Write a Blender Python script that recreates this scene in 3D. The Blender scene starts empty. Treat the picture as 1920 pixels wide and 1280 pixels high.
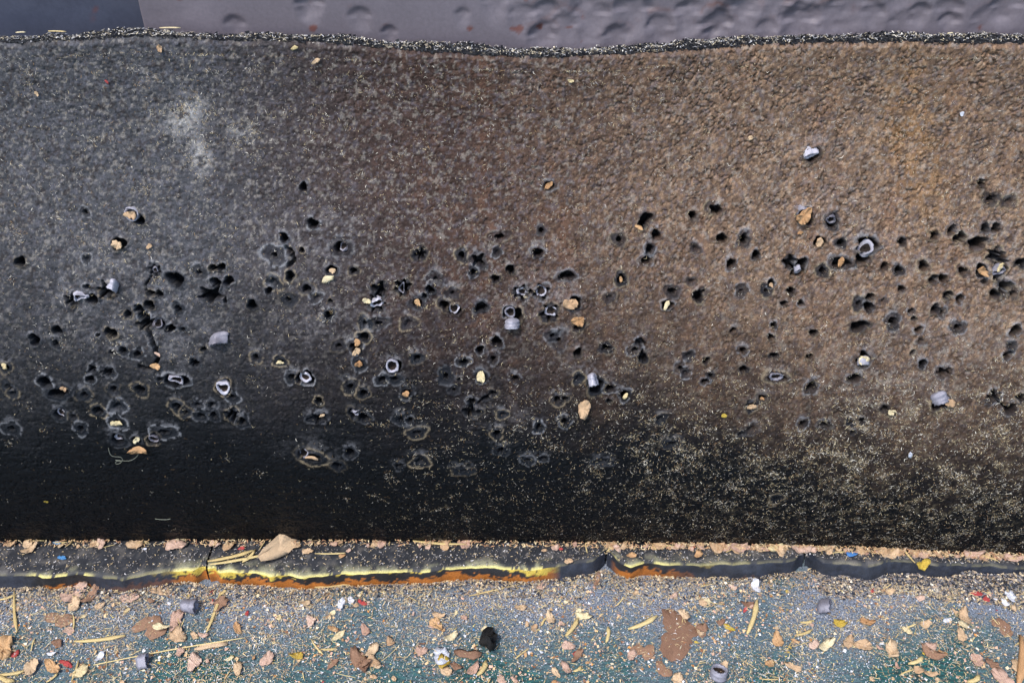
import bpy, bmesh, math, random
import numpy as np
from mathutils import Vector, Matrix, Euler

random.seed(7); RS = np.random.RandomState(7)
SC = bpy.context.scene
COL = SC.collection

# ------------------------------------------------------------------ camera, sky, sun, exposure
F_PX = 1844.0; PITCH = math.radians(38.0); CAM = np.array([0.0, -0.649, 0.781])
cam = bpy.data.cameras.new('camera'); cam.sensor_width = 36; cam.lens = 36 * F_PX / 1920
cam.clip_start = 0.01; cam.clip_end = 500
co = bpy.data.objects.new('camera', cam); COL.objects.link(co)
co.location = CAM; co.rotation_euler = (math.radians(90) - PITCH, 0, 0)
SC.camera = co

SUN_EL = math.radians(58); SUN_AZ = math.radians(215)      # azimuth clockwise from +Y
w = bpy.data.worlds.new('World'); SC.world = w; w.use_nodes = True
wn = w.node_tree.nodes; wl = w.node_tree.links
sky = wn.new('ShaderNodeTexSky'); sky.sky_type = 'NISHITA'; sky.sun_disc = False
sky.sun_elevation = SUN_EL; sky.sun_rotation = SUN_AZ
sky.dust_density = 2.0
wl.new(sky.outputs[0], wn['Background'].inputs[0]); wn['Background'].inputs[1].default_value = 0.12
sl = bpy.data.lights.new('sun', 'SUN'); sl.energy = 1.5; sl.angle = math.radians(12); sl.color = (1, .94, .86)
so = bpy.data.objects.new('sun', sl); COL.objects.link(so)
sd = Vector((math.sin(SUN_AZ) * math.cos(SUN_EL), math.cos(SUN_AZ) * math.cos(SUN_EL), math.sin(SUN_EL)))
so.rotation_euler = sd.to_track_quat('Z', 'Y').to_euler()
SC.view_settings.view_transform = 'Standard'; SC.view_settings.look = 'None'
SC.view_settings.gamma = 1; SC.view_settings.exposure = 1.2

# ------------------------------------------------------------------ helpers
def lin(c):
    c = np.asarray(c, float) / 255.0
    return np.where(c <= .04045, c / 12.92, ((c + .055) / 1.055) ** 2.4)
def sstep(a, b, x):
    t = np.clip((x - a) / (b - a), 0, 1); return t * t * (3 - 2 * t)
def vnoise(x, y, seed=0):
    r = np.random.RandomState(seed); T = r.rand(256, 256)
    xi = np.floor(x).astype(int); yi = np.floor(y).astype(int); fx = x - xi; fy = y - yi
    fx = fx * fx * (3 - 2 * fx); fy = fy * fy * (3 - 2 * fy)
    a = T[xi & 255, yi & 255]; b = T[(xi + 1) & 255, yi & 255]
    c = T[xi & 255, (yi + 1) & 255]; d = T[(xi + 1) & 255, (yi + 1) & 255]
    return (a * (1 - fx) + b * fx) * (1 - fy) + (c * (1 - fx) + d * fx) * fy
def fbm(x, y, seed=0, o=4):
    s = 0; a = 1; t = 0
    for k in range(o):
        s = s + a * vnoise(x * 2 ** k + 17 * k, y * 2 ** k + 31 * k, seed + k); t += a; a *= .5
    return s / t
def worley(x, y, seed=0):                     # F2-F1: 0 on the joints between crumbs
    r = np.random.RandomState(seed); J = r.rand(128, 128, 2)
    xi = np.floor(x).astype(int); yi = np.floor(y).astype(int)
    f1 = np.full(x.shape, 9.); f2 = np.full(x.shape, 9.)
    for i in (-1, 0, 1):
        for j in (-1, 0, 1):
            jj = J[(xi + i) & 127, (yi + j) & 127]
            d = np.hypot(xi + i + jj[..., 0] - x, yi + j + jj[..., 1] - y)
            f2 = np.minimum(f2, np.maximum(f1, d)); f1 = np.minimum(f1, d)
    return f2 - f1

cp, sp = math.cos(PITCH), math.sin(PITCH)
def ray(px, py):
    a = (np.asarray(px, float) - 960) / F_PX; b = (np.asarray(py, float) - 640) / F_PX
    return np.stack([a, cp - b * sp, -sp - b * cp], -1)       # unit depth along the view axis
def project(P):
    d = P - CAM
    dep = d[..., 1] * cp - d[..., 2] * sp
    up = d[..., 1] * sp + d[..., 2] * cp
    return 960 + F_PX * d[..., 0] / dep, 640 - F_PX * up / dep
def plane_pt(px, py, z=0.0):
    d = ray(px, py); k = (z - CAM[2]) / d[..., 2]
    return CAM + d * k[..., None] if np.ndim(k) else CAM + d * k

def mesh_np(name, V, Fq, col=None, smooth=True):
    V = np.asarray(V, np.float32).reshape(-1, 3); Fq = np.asarray(Fq, np.int32)
    m = bpy.data.meshes.new(name); k = Fq.shape[1]
    m.vertices.add(len(V)); m.vertices.foreach_set('co', V.ravel())
    m.loops.add(Fq.size); m.loops.foreach_set('vertex_index', Fq.ravel())
    m.polygons.add(len(Fq)); m.polygons.foreach_set('loop_start', np.arange(0, Fq.size, k, dtype=np.int32))
    m.polygons.foreach_set('use_smooth', np.full(len(Fq), smooth))
    m.update(calc_edges=True)
    if col is not None:
        a = m.color_attributes.new('tint', 'FLOAT_COLOR', 'POINT')
        c = np.ones((len(V), 4), np.float32); c[:, :3] = np.asarray(col).reshape(-1, 3)
        a.data.foreach_set('color', c.ravel())
    return m
def grid_faces(nr, nc):
    i = np.arange(nr * nc).reshape(nr, nc)
    return np.stack([i[:-1, :-1], i[:-1, 1:], i[1:, 1:], i[1:, :-1]], -1).reshape(-1, 4)
def link(name, me, mat=None, parent=None, label=None, cat=None, group=None, kind=None):
    o = bpy.data.objects.new(name, me); COL.objects.link(o)
    if me is not None and mat is not None and not me.materials: me.materials.append(mat)
    if parent: o.parent = parent
    if label: o['label'] = label
    if cat: o['category'] = cat
    if group: o['group'] = group
    if kind: o['kind'] = kind
    return o

# ------------------------------------------------------------------ materials
def mat_new(name):
    m = bpy.data.materials.new(name); m.use_nodes = True
    return m, m.node_tree.nodes, m.node_tree.links, m.node_tree.nodes['Principled BSDF']
def nd(n, t, **kw):
    x = n.new(t)
    for k, v in kw.items():
        if k in x.inputs: x.inputs[k].default_value = v
        else: setattr(x, k, v)
    return x
def mat_tint(name, rough=.6, bump=.2, scale=900, var=.35, spec=.5, metal=0, dist=.0006):
    """colour from the 'tint' attribute, broken up by fine grain"""
    m, n, l, b = mat_new(name)
    at = nd(n, 'ShaderNodeAttribute', attribute_name='tint')
    tc = nd(n, 'ShaderNodeTexCoord')
    nz = nd(n, 'ShaderNodeTexNoise', Scale=scale, Detail=4.0, Roughness=.65)
    l.new(tc.outputs['Object'], nz.inputs['Vector'])
    mr = nd(n, 'ShaderNodeMapRange'); mr.inputs[1].default_value = .25; mr.inputs[2].default_value = .75
    mr.inputs[3].default_value = 1 - var; mr.inputs[4].default_value = 1 + var
    l.new(nz.outputs['Fac'], mr.inputs[0])
    mx = nd(n, 'ShaderNodeVectorMath', operation='MULTIPLY')
    l.new(at.outputs['Color'], mx.inputs[0]); l.new(mr.outputs[0], mx.inputs[1])
    l.new(mx.outputs[0], b.inputs['Base Color'])
    r2 = nd(n, 'ShaderNodeMapRange'); r2.inputs[3].default_value = rough - .12; r2.inputs[4].default_value = rough + .15
    l.new(nz.outputs['Fac'], r2.inputs[0]); l.new(r2.outputs[0], b.inputs['Roughness'])
    bp = nd(n, 'ShaderNodeBump', Strength=bump, Distance=dist)
    l.new(nz.outputs['Fac'], bp.inputs['Height']); l.new(bp.outputs[0], b.inputs['Normal'])
    b.inputs['Specular IOR Level'].default_value = spec; b.inputs['Metallic'].default_value = metal
    return m
def mat_flake(name, rgb, rgb2, rough=.75, scale=220, bump=.8, metal=0, spec=.4, trans=0):
    """mottled two-colour material; each object gets its own mix"""
    m, n, l, b = mat_new(name)
    tc = nd(n, 'ShaderNodeTexCoord'); oi = nd(n, 'ShaderNodeObjectInfo')
    ad = nd(n, 'ShaderNodeVectorMath', operation='ADD')
    l.new(tc.outputs['Object'], ad.inputs[0]); l.new(oi.outputs['Random'], ad.inputs[1])
    nz = nd(n, 'ShaderNodeTexNoise', Scale=scale, Detail=5.0, Roughness=.65); l.new(ad.outputs[0], nz.inputs['Vector'])
    ma = nd(n, 'ShaderNodeMath', operation='MULTIPLY_ADD'); ma.inputs[1].default_value = .7
    l.new(oi.outputs['Random'], ma.inputs[0])
    m2 = nd(n, 'ShaderNodeMapRange'); m2.inputs[1].default_value = .3; m2.inputs[2].default_value = .7
    m2.inputs[3].default_value = -.35; m2.inputs[4].default_value = .65
    l.new(nz.outputs['Fac'], m2.inputs[0]); l.new(m2.outputs[0], ma.inputs[2])
    mx = nd(n, 'ShaderNodeMix', data_type='RGBA'); mx.clamp_factor = True
    l.new(ma.outputs[0], mx.inputs[0])
    mx.inputs[6].default_value = (*lin(rgb), 1); mx.inputs[7].default_value = (*lin(rgb2), 1)
    l.new(mx.outputs[2], b.inputs['Base Color'])
    b.inputs['Roughness'].default_value = rough; b.inputs['Metallic'].default_value = metal
    b.inputs['Specular IOR Level'].default_value = spec
    bp = nd(n, 'ShaderNodeBump', Strength=bump, Distance=.001)
    l.new(nz.outputs['Fac'], bp.inputs['Height']); l.new(bp.outputs[0], b.inputs['Normal'])
    return m

M_RUB = mat_tint('rubber_crumb', rough=.44, bump=.7, scale=900, var=.55, spec=.13, dist=.0008)
M_WALL = mat_tint('painted_steel', rough=.5, bump=.12, scale=350, var=.12, spec=.4)
M_LEDGE = mat_tint('ledge_rubber', rough=.6, bump=.5, scale=800, var=.45)
M_DUST = mat_tint('dry_fibre', rough=.8, bump=0, var=.1, spec=.2)
M_TAN = mat_flake('tan_paper', (224, 198, 164), (178, 142, 108))
M_PINK = mat_flake('pink_paper', (224, 196, 178), (170, 132, 114))
M_BROWN = mat_flake('brown_card', (164, 130, 106), (118, 86, 70))
M_ORANGE = mat_flake('orange_card', (212, 174, 130), (172, 128, 88))
M_CREAM = mat_flake('cream_paper', (236, 224, 190), (206, 184, 130))
M_WHITE = mat_flake('white_chip', (236, 236, 240), (196, 204, 222), rough=.5)
M_STRAW = mat_flake('straw', (232, 212, 156), (192, 166, 110), rough=.5)
M_YELL = mat_flake('yellow_chip', (214, 188, 76), (176, 146, 66), rough=.5)
M_RED = mat_flake('red_chip', (196, 78, 78), (150, 66, 62), rough=.5)
M_BLUE = mat_flake('blue_chip', (90, 160, 205), (70, 120, 190), rough=.5)
M_BLACK = mat_flake('black_rubber_lump', (30, 30, 32), (14, 14, 16), rough=.6, bump=1)
M_LEAD = mat_flake('oxidised_lead', (190, 190, 204), (98, 96, 106), rough=.48, metal=.15, scale=300, bump=.25, spec=.5)
M_DLEAD = mat_flake('dull_lead', (150, 150, 164), (88, 86, 96), rough=.45, metal=.25, scale=300, bump=.3, spec=.5)

M_FOUL = mat_flake('powder_fouled_hollow', (58, 46, 40), (24, 22, 24), rough=.8)
# floor material
def mat_floor():
    m, n, l, b = mat_new('floor_matting')
    tc = nd(n, 'ShaderNodeTexCoord')
    mp = nd(n, 'ShaderNodeMapping'); mp.inputs['Scale'].default_value = (.18, 1, 1)
    l.new(tc.outputs['Object'], mp.inputs[0])
    rib = nd(n, 'ShaderNodeTexNoise', Scale=420.0, Detail=3.0, Roughness=.6); l.new(mp.outputs[0], rib.inputs['Vector'])
    big = nd(n, 'ShaderNodeTexNoise', Scale=9.0, Detail=5.0, Roughness=.6); l.new(tc.outputs['Object'], big.inputs['Vector'])
    fin = nd(n, 'ShaderNodeTexNoise', Scale=700.0, Detail=4.0, Roughness=.7); l.new(tc.outputs['Object'], fin.inputs['Vector'])
    c1 = nd(n, 'ShaderNodeValToRGB'); e = c1.color_ramp.elements
    e[0].position = .3; e[0].color = (*lin((14, 22, 28)), 1); e[1].position = .72; e[1].color = (*lin((36, 104, 104)), 1)
    l.new(rib.outputs['Fac'], c1.inputs[0])
    c2 = nd(n, 'ShaderNodeValToRGB'); e = c2.color_ramp.elements
    e[0].position = .36; e[0].color = (*lin((22, 30, 42)), 1); e[1].position = .66; e[1].color = (*lin((152, 162, 180)), 1)
    l.new(fin.outputs['Fac'], c2.inputs[0])
    sx = nd(n, 'ShaderNodeSeparateXYZ'); l.new(tc.outputs['Object'], sx.inputs[0])
    # dirt lies thick along the ledge, the green matting shows further out
    dm = nd(n, 'ShaderNodeMapRange'); dm.inputs[1].default_value = -.19; dm.inputs[2].default_value = -.06
    l.new(sx.outputs['Y'], dm.inputs[0])
    ad = nd(n, 'ShaderNodeMath', operation='MULTIPLY_ADD'); ad.inputs[1].default_value = 3.0; 
    l.new(big.outputs['Fac'], ad.inputs[0]); 
    sb = nd(n, 'ShaderNodeMath', operation='SUBTRACT'); sb.inputs[1].default_value = 1.7
    l.new(dm.outputs[0], sb.inputs[0]); l.new(sb.outputs[0], ad.inputs[2])
    ad.use_clamp = True
    mx = nd(n, 'ShaderNodeMix', data_type='RGBA')
    l.new(ad.outputs[0], mx.inputs[0]); l.new(c1.outputs[0], mx.inputs[6]); l.new(c2.outputs[0], mx.inputs[7])
    l.new(mx.outputs[2], b.inputs['Base Color']); b.inputs['Roughness'].default_value = .6
    hs = nd(n, 'ShaderNodeMath', operation='ADD'); l.new(rib.outputs['Fac'], hs.inputs[0]); l.new(fin.outputs['Fac'], hs.inputs[1])
    bp = nd(n, 'ShaderNodeBump', Strength=.6, Distance=.0012)
    l.new(hs.outputs[0], bp.inputs['Height']); l.new(bp.outputs[0], b.inputs['Normal'])
    return m
M_FLOOR = mat_floor()

# ------------------------------------------------------------------ floor (reaches the horizon)
bm = bmesh.new()
vs = [bm.verts.new(p) for p in ((-60, -60, 0), (60, -60, 0), (60, 60, 0), (-60, 60, 0))]
bm.faces.new(vs); me = bpy.data.meshes.new('floor'); bm.to_mesh(me)
link('floor', me, M_FLOOR, kind='structure')

# ------------------------------------------------------------------ the hanging rubber mat: base surface
LEDGE_H = 0.021; ZB = LEDGE_H + .0006
_z = np.linspace(0, .62, 400)
_lean = np.interp(_z, [0, .05, .11, .17, .25, .36, .43, .47, .62], [-20, -15, -4, 10, 20, 22, 14, 5, 5])
_prof = np.concatenate([[0], np.cumsum(np.tan(np.radians(_lean[:-1])) * np.diff(_z))]); _prof -= np.interp(ZB, _z, _prof)
base_px = np.array([-400, 0, 300, 600, 1000, 1300, 1600, 1750, 1920, 2300])
base_py = np.array([1014, 1014, 1013, 1013, 1016, 1019, 1026, 1034, 1040, 1042])
_bp = plane_pt(base_px, base_py, ZB)
def Yb(x): return np.interp(x, _bp[:, 0], _bp[:, 1])
def Fm(x, z):
    t = np.clip((z - ZB) / .45, 0, 1)
    return Yb(x) * (1 - t) ** 2 + np.interp(z, _z, _prof) + .004 * np.sin(x * 7 + 1.0) * t + .0025 * np.sin(x * 15 + z * 9) * t
def lean(z): return np.radians(np.interp(z, _z, _lean))
def mat_pt(px, py):
    d = ray(px, py); P = CAM + d * .9
    for _ in range(40):
        y = Fm(P[..., 0], P[..., 2]); k = (y - CAM[1]) / d[..., 1]
        Pn = CAM + d * (k[..., None] if np.ndim(k) else k); P = P + (Pn - P) * .8
    return P
tx = np.array([-300, 0, 120, 250, 400, 520, 640, 740, 853, 960, 1067, 1180, 1280, 1410, 1500, 1700, 1920, 2300])
ty = np.array([84, 81, 78, 69, 76, 78, 84, 93, 102, 107, 108, 103, 96, 87, 82, 81, 83, 84])
tp = mat_pt(tx, ty)
def Ztop(x): return np.interp(x, tp[:, 0], tp[:, 2])

# holes: zoom tiles (origin), entries "x y R_halo a_hole [s=star tear, w=wide]"
K = 3.765
HOLES = {
(0, 340): """145 565 45 28;600 215 40 14;610 545 40 0;1095 625 60 26 s;1240 690 75 42;1405 640 60 14;1505 610 32 21;1565 605 34 23;
1525 715 44 30;1615 700 42 28;1490 800 60 42 sw;1780 870 50 28;1065 790 36 22;1130 795 44 20;985 900 40 28;905 935 42 20;1060 870 40 26;
1260 900 52 18;1020 960 44 30;1020 1010 46 34 s;1105 1000 60 34 w;1205 1035 38 26;410 1055 52 28;245 1115 48 30;395 1140 46 18;785 1068 48 32;
870 1190 46 20;970 1220 52 18;790 1205 26 12;1440 1185 30 14;690 1085 20 10;510 840 50 32 s;615 745 30 18;650 830 54 34;755 770 60 42 s;
975 262 52 32;840 440 56 38;1290 1040 26 10 w;1080 1150 30 12;1590 840 24 10""",
(480, 340): """335 40 42 24;400 295 52 28;200 395 44 24;325 485 26 15;130 520 86 14;240 665 46 26;125 715 64 0;90 770 36 20;600 465 84 36;
535 625 52 28;690 630 42 18;360 755 62 24;230 835 66 14;425 820 48 0;525 840 20 12;512 940 52 22;870 760 66 36 s;850 860 70 44 s;
1035 745 64 40 s;1265 685 66 10;1230 765 44 24;1190 810 32 18;1140 855 64 22;1385 790 60 12;1330 870 56 26;1405 905 52 34;1590 885 60 30;
770 1000 62 12;865 1000 62 14 w;1075 1000 66 0;760 1095 56 30;700 1170 60 26;585 1160 58 16;1135 1245 44 18;1160 510 62 26 s;1450 520 58 20;
1570 555 70 34 s;1535 640 48 16;1715 390 60 18 w;1700 500 46 0;1690 685 42 22;1795 620 40 26;1700 1130 52 30;1580 1190 38 24;1675 1250 50 16;
1795 920 56 44;1470 1275 40 18;0 1240 48 18""",
(960, 340): """260 30 54 26;205 345 42 14;180 500 54 26;65 785 60 36 s;135 778 20 12;210 780 66 40 s;385 665 56 30 w;440 860 60 40;265 930 78 44 s;
30 940 64 40;470 1010 60 30;285 1090 56 12;330 1120 80 14;465 1210 42 26;665 1175 60 24;905 1135 46 28;870 1190 60 18;925 1245 48 26;
755 410 58 18;770 690 60 26;685 820 54 0;945 265 60 34;915 305 40 24;1020 375 56 28;970 480 52 26;945 555 56 24;1275 240 46 22;
1410 180 56 12;1445 200 50 28;1480 400 44 28;1635 405 60 26;1295 475 48 0;1720 518 40 25;1545 580 48 26;1130 775 62 20;1095 870 48 30;
1310 810 52 32;1350 775 40 10;1265 705 44 0;1620 770 56 10;1795 770 52 12;1560 1050 38 16;1630 1190 44 18;1370 1262 36 20;1245 1230 48 0""",
(1440, 340): """1505 8 28 18;1575 125 60 20 s;1700 140 56 0;250 240 60 44;450 280 66 34;365 425 48 32;515 435 44 20;700 450 74 44 w;660 545 56 34;
155 570 56 34 s;235 580 50 32;205 632 44 34;515 575 70 34 w;385 630 56 18;945 425 40 22;1175 380 44 24;1300 340 54 24;1350 395 46 32;
1530 330 42 24;1605 330 38 27;1480 435 62 36 w;1600 520 60 36 s;1640 570 56 38 s;1505 630 48 34;1630 640 54 38;1525 705 26 15;1785 575 46 26;
820 600 36 20;920 625 48 22;1095 595 50 28;1375 630 48 22;1165 690 40 24;1235 685 44 22;20 720 36 22;160 770 34 22;110 860 26 17;230 860 32 20;
940 755 34 18;715 815 36 22;640 860 58 14;710 885 44 26;815 845 34 0;1265 800 36 21;1350 830 38 22;1180 900 44 26;1230 925 40 10;
1660 745 56 30;1700 735 34 22;1595 795 42 26;1730 795 46 16;1005 915 28 17;1030 965 24 13;880 990 66 24;640 1020 58 34 w;1065 1045 38 19;
1340 1030 58 19;1745 1050 48 30;40 1015 32 16;20 1100 34 19;320 1065 36 20;290 1235 28 17;40 1225 30 17 w;675 1220 34 22;1020 1205 26 13;
1095 1270 20 13;1690 1225 40 22;1720 1165 44 0;1080 1130 38 0""",
(0, 640): """40 185 46 16;60 325 60 18;90 370 42 0;320 290 60 34;415 365 70 34 w;595 375 58 18;640 265 40 22;655 190 40 17 s;760 215 50 20 sw;
800 335 56 17;990 340 60 26;1245 275 70 44 w;1135 268 32 13 w;1580 320 64 48;1640 390 56 16;420 510 60 30;515 530 40 14;570 615 56 17;
695 490 58 26;830 460 66 0;830 570 66 18;830 690 72 34;965 690 40 22;1085 690 54 36;1160 640 70 18 w;1250 460 62 24;1310 500 50 14;1395 445 42 15;
1495 445 46 18;1420 525 56 16;1510 520 54 20;1640 520 62 34 s;1710 565 60 24;80 615 64 18;1375 150 40 18 s""",
(480, 640): """170 140 52 14;250 250 56 18;315 255 44 28;365 260 56 42;440 420 40 22;435 540 62 30 sw;690 505 56 28;760 535 60 30;665 320 64 18;
760 365 52 22;890 268 56 20;975 262 54 17 w;1065 360 60 20;730 160 60 20;965 175 60 50;1135 120 56 16;1465 145 44 17 w;1340 245 74 18;1440 265 24 11;
1400 340 48 12;1590 245 60 26;1675 365 40 18;1620 400 32 16 w;1520 420 44 22;1510 490 60 36 s;1560 500 40 20 w;1740 515 48 12;1020 550 62 17 s;
1085 555 38 18;1135 645 60 18 w;1700 650 54 22;1730 770 58 17 s;335 795 74 34;415 825 78 30 w;665 785 60 28;575 875 62 26;1010 880 46 14 s;
1160 850 70 0;1460 915 62 10 w""",
(960, 640): """20 260 46 22;590 310 84 44;470 260 54 0;690 330 52 22;795 375 56 24;685 420 26 14;320 410 58 20;375 405 36 17;370 565 58 22;190 605 52 20;
110 840 54 14;220 825 42 19;1125 725 58 18 w;1050 550 54 0;640 850 56 0 w;1190 190 54 14;1225 225 46 0;1400 245 44 18;1360 280 38 19;1635 195 42 22;
1690 455 54 20;1765 395 50 19;1620 650 30 14;1690 620 60 0""",
(1440, 640): """665 135 70 34;1090 155 38 22;1240 215 50 24 sw;60 250 66 34 w;305 320 62 28;605 260 48 28 w;825 475 44 20;1215 420 74 46;1590 390 58 30 s;
1785 395 40 26;1715 475 56 30;245 580 50 21;400 585 44 20 sw;585 570 44 12;665 560 34 19;600 640 26 15;60 1110 56 16"""}
CRACKS = [((0, 340), [(1030, 940), (1042, 1040), (1068, 1115), (1095, 1180), (1112, 1245), (1100, 1300)], 9),
          ((480, 340), [(215, 470), (262, 505), (266, 560), (230, 595)], 9),
          ((0, 640), [(985, 178), (1035, 196), (1075, 190), (1110, 140)], 8),
          ((960, 340), [(925, 1190), (912, 1215), (920, 1245)], 5),
          ((1440, 640), [(1625, 425), (1660, 455), (1690, 470)], 4),
          ((480, 640), [(1660, 370), (1610, 400), (1560, 440)], 4),
          ((0, 340), [(1040, 790), (1020, 740), (1090, 640)], 3)]
hole_list = []
for (ox, oy), s in HOLES.items():
    for e in s.replace('\n', '').split(';'):
        q = e.split(); X, Y, R, A = map(float, q[:4]); fl = q[4] if len(q) > 4 else ''
        hole_list.append((ox + X / K, oy + Y / K, R / K, A / K, fl))

hole_list += [(1522, 291, 18, 11, ''), (1510, 405, 17, 12, '')]
# grid
xs = np.concatenate([-np.geomspace(1.6, .60, 26)[:-1], np.arange(-.585, .5851, .00086), np.geomspace(.60, 1.6, 26)[1:]])
NR = 560; t = np.linspace(0, 1, NR)
X, Tt = np.meshgrid(xs, t); Zt = Ztop(X); Z = ZB + Tt * (Zt - ZB)
Y = Fm(X, Z); L = lean(Z)
PX, PY = project(np.stack([X, Y, Z], -1)); PX = np.clip(PX, -300, 2220)
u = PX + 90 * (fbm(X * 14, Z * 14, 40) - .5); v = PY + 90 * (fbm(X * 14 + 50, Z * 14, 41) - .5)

# crumbly relief
crk = sstep(500, 1500, u) * (1 - .65 * sstep(350, 800, v))
wob = .35 * (fbm(X * 300, Z * 300, 3, 2) - .5)
w1 = worley(X * 185 + wob, Z * 185 + wob * 2, 5); w2 = worley(X * 260 + wob, Z * 280 - wob, 6)
cm = sstep(.5, .66, vnoise(X * 130, Z * 130, 9)) * (.25 + .75 * crk)
rel = (-.0024 * (1 - sstep(.02, .15, w1)) * cm - .0009 * (1 - sstep(0, .18, w2)) * sstep(.35, .6, vnoise(X * 200, Z * 200, 11)) + .0011 * (fbm(X * 330, Z * 330, 12, 3) - .5) + 0.0009 * (fbm(X * 55, Z * 60, 15, 3) - .5))
rel += .0009 * (fbm(X * 90 + Z * 60, Z * 320, 18, 2) - .5) * (1 - crk)
h = rel.copy()
# colour: clean black rubber + deposits, with sky sheen and falloff painted in
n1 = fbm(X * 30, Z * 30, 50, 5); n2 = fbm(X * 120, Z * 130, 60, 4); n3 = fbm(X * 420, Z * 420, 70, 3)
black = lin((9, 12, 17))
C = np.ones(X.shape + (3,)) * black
def lay(c, k):
    global C
    C = C + (lin(c) - C) * np.clip(k, 0, 1)[..., None]
fade = .88 - .88 * sstep(330, 880, v + 120 * (n1 - .5) - 120 * sstep(1100, 1900, u))  # deposits thin downward; also carries the mat's light falloff in colour
lay((80, 81, 86), fade * .75 * (1 - sstep(300, 900, u)) * (.55 + .9 * (n2 - .5) + .5))  # grey dust and the blue-grey sky sheen, painted as one colour
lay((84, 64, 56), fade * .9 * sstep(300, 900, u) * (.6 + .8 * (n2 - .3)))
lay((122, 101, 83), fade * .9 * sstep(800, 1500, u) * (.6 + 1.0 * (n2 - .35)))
och = np.exp(-((u - 1715) / 45) ** 2 - ((v - 220) / 110) ** 2) + .5 * np.exp(-((u - 1730) / 60) ** 2 - ((v - 340) / 90) ** 2)
lay((170, 124, 46), .2 * och * sstep(.35, .6, n2))
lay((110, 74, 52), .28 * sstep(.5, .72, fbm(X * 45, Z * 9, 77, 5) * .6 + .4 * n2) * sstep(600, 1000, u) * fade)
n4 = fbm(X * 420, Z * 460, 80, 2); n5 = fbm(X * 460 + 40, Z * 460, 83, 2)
lay((104, 104, 116), .3 * sstep(.56, .68, n4) * fade)                       # bluish glints painted as blue-grey specks between the films
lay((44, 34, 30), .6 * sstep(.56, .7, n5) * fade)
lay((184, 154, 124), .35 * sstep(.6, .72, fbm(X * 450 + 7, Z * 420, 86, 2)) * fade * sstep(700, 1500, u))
for (a, b, rx, ry, k) in ((355, 225, 32, 32, .75), (385, 300, 16, 24, .6), (470, 262, 30, 16, .35)):
    lay((176, 176, 178), k * np.exp(-((u - a) / rx) ** 2 - ((v - b) / ry) ** 2) * sstep(.36, .6, .5 * n2 + .5 * n3))
for (a, b, rx, ry, k) in ((990, 165, 20, 25, .4), (1550, 270, 30, 20, .45),
                          (130, 545, 80, 50, .45), (570, 480, 70, 50, .4), (640, 450, 40, 35, .5), (590, 620, 80, 50, .35), (225, 480, 80, 50, .35),
                          (330, 640, 60, 70, .3), (1030, 540, 60, 40, .4), (1540, 385, 60, 40, .4), (1600, 450, 60, 40, .35), (1860, 480, 70, 60, .25),
                          (1640, 690, 120, 60, .35), (1780, 640, 100, 60, .3), (940, 760, 60, 40, .25), (590, 845, 50, 25, .25), (1100, 690, 50, 20, .4), (230, 600, 90, 40, .25)):
    lay((128, 128, 134), k * .7 * np.exp(-((u - a) / rx) ** 2 - ((v - b) / ry) ** 2) * sstep(.38, .7, .5 * n2 + .5 * n3))
lay((110, 102, 84), .35 * sstep(1000, 1700, u) * sstep(520, 700, v) * (1 - sstep(960, 1010, PY)) * sstep(.5, .72, n3 * .6 + n2 * .4))
lay((150, 144, 136), .4 * fade * sstep(.6, .72, n3) * (1 - sstep(700, 900, v)))

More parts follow.
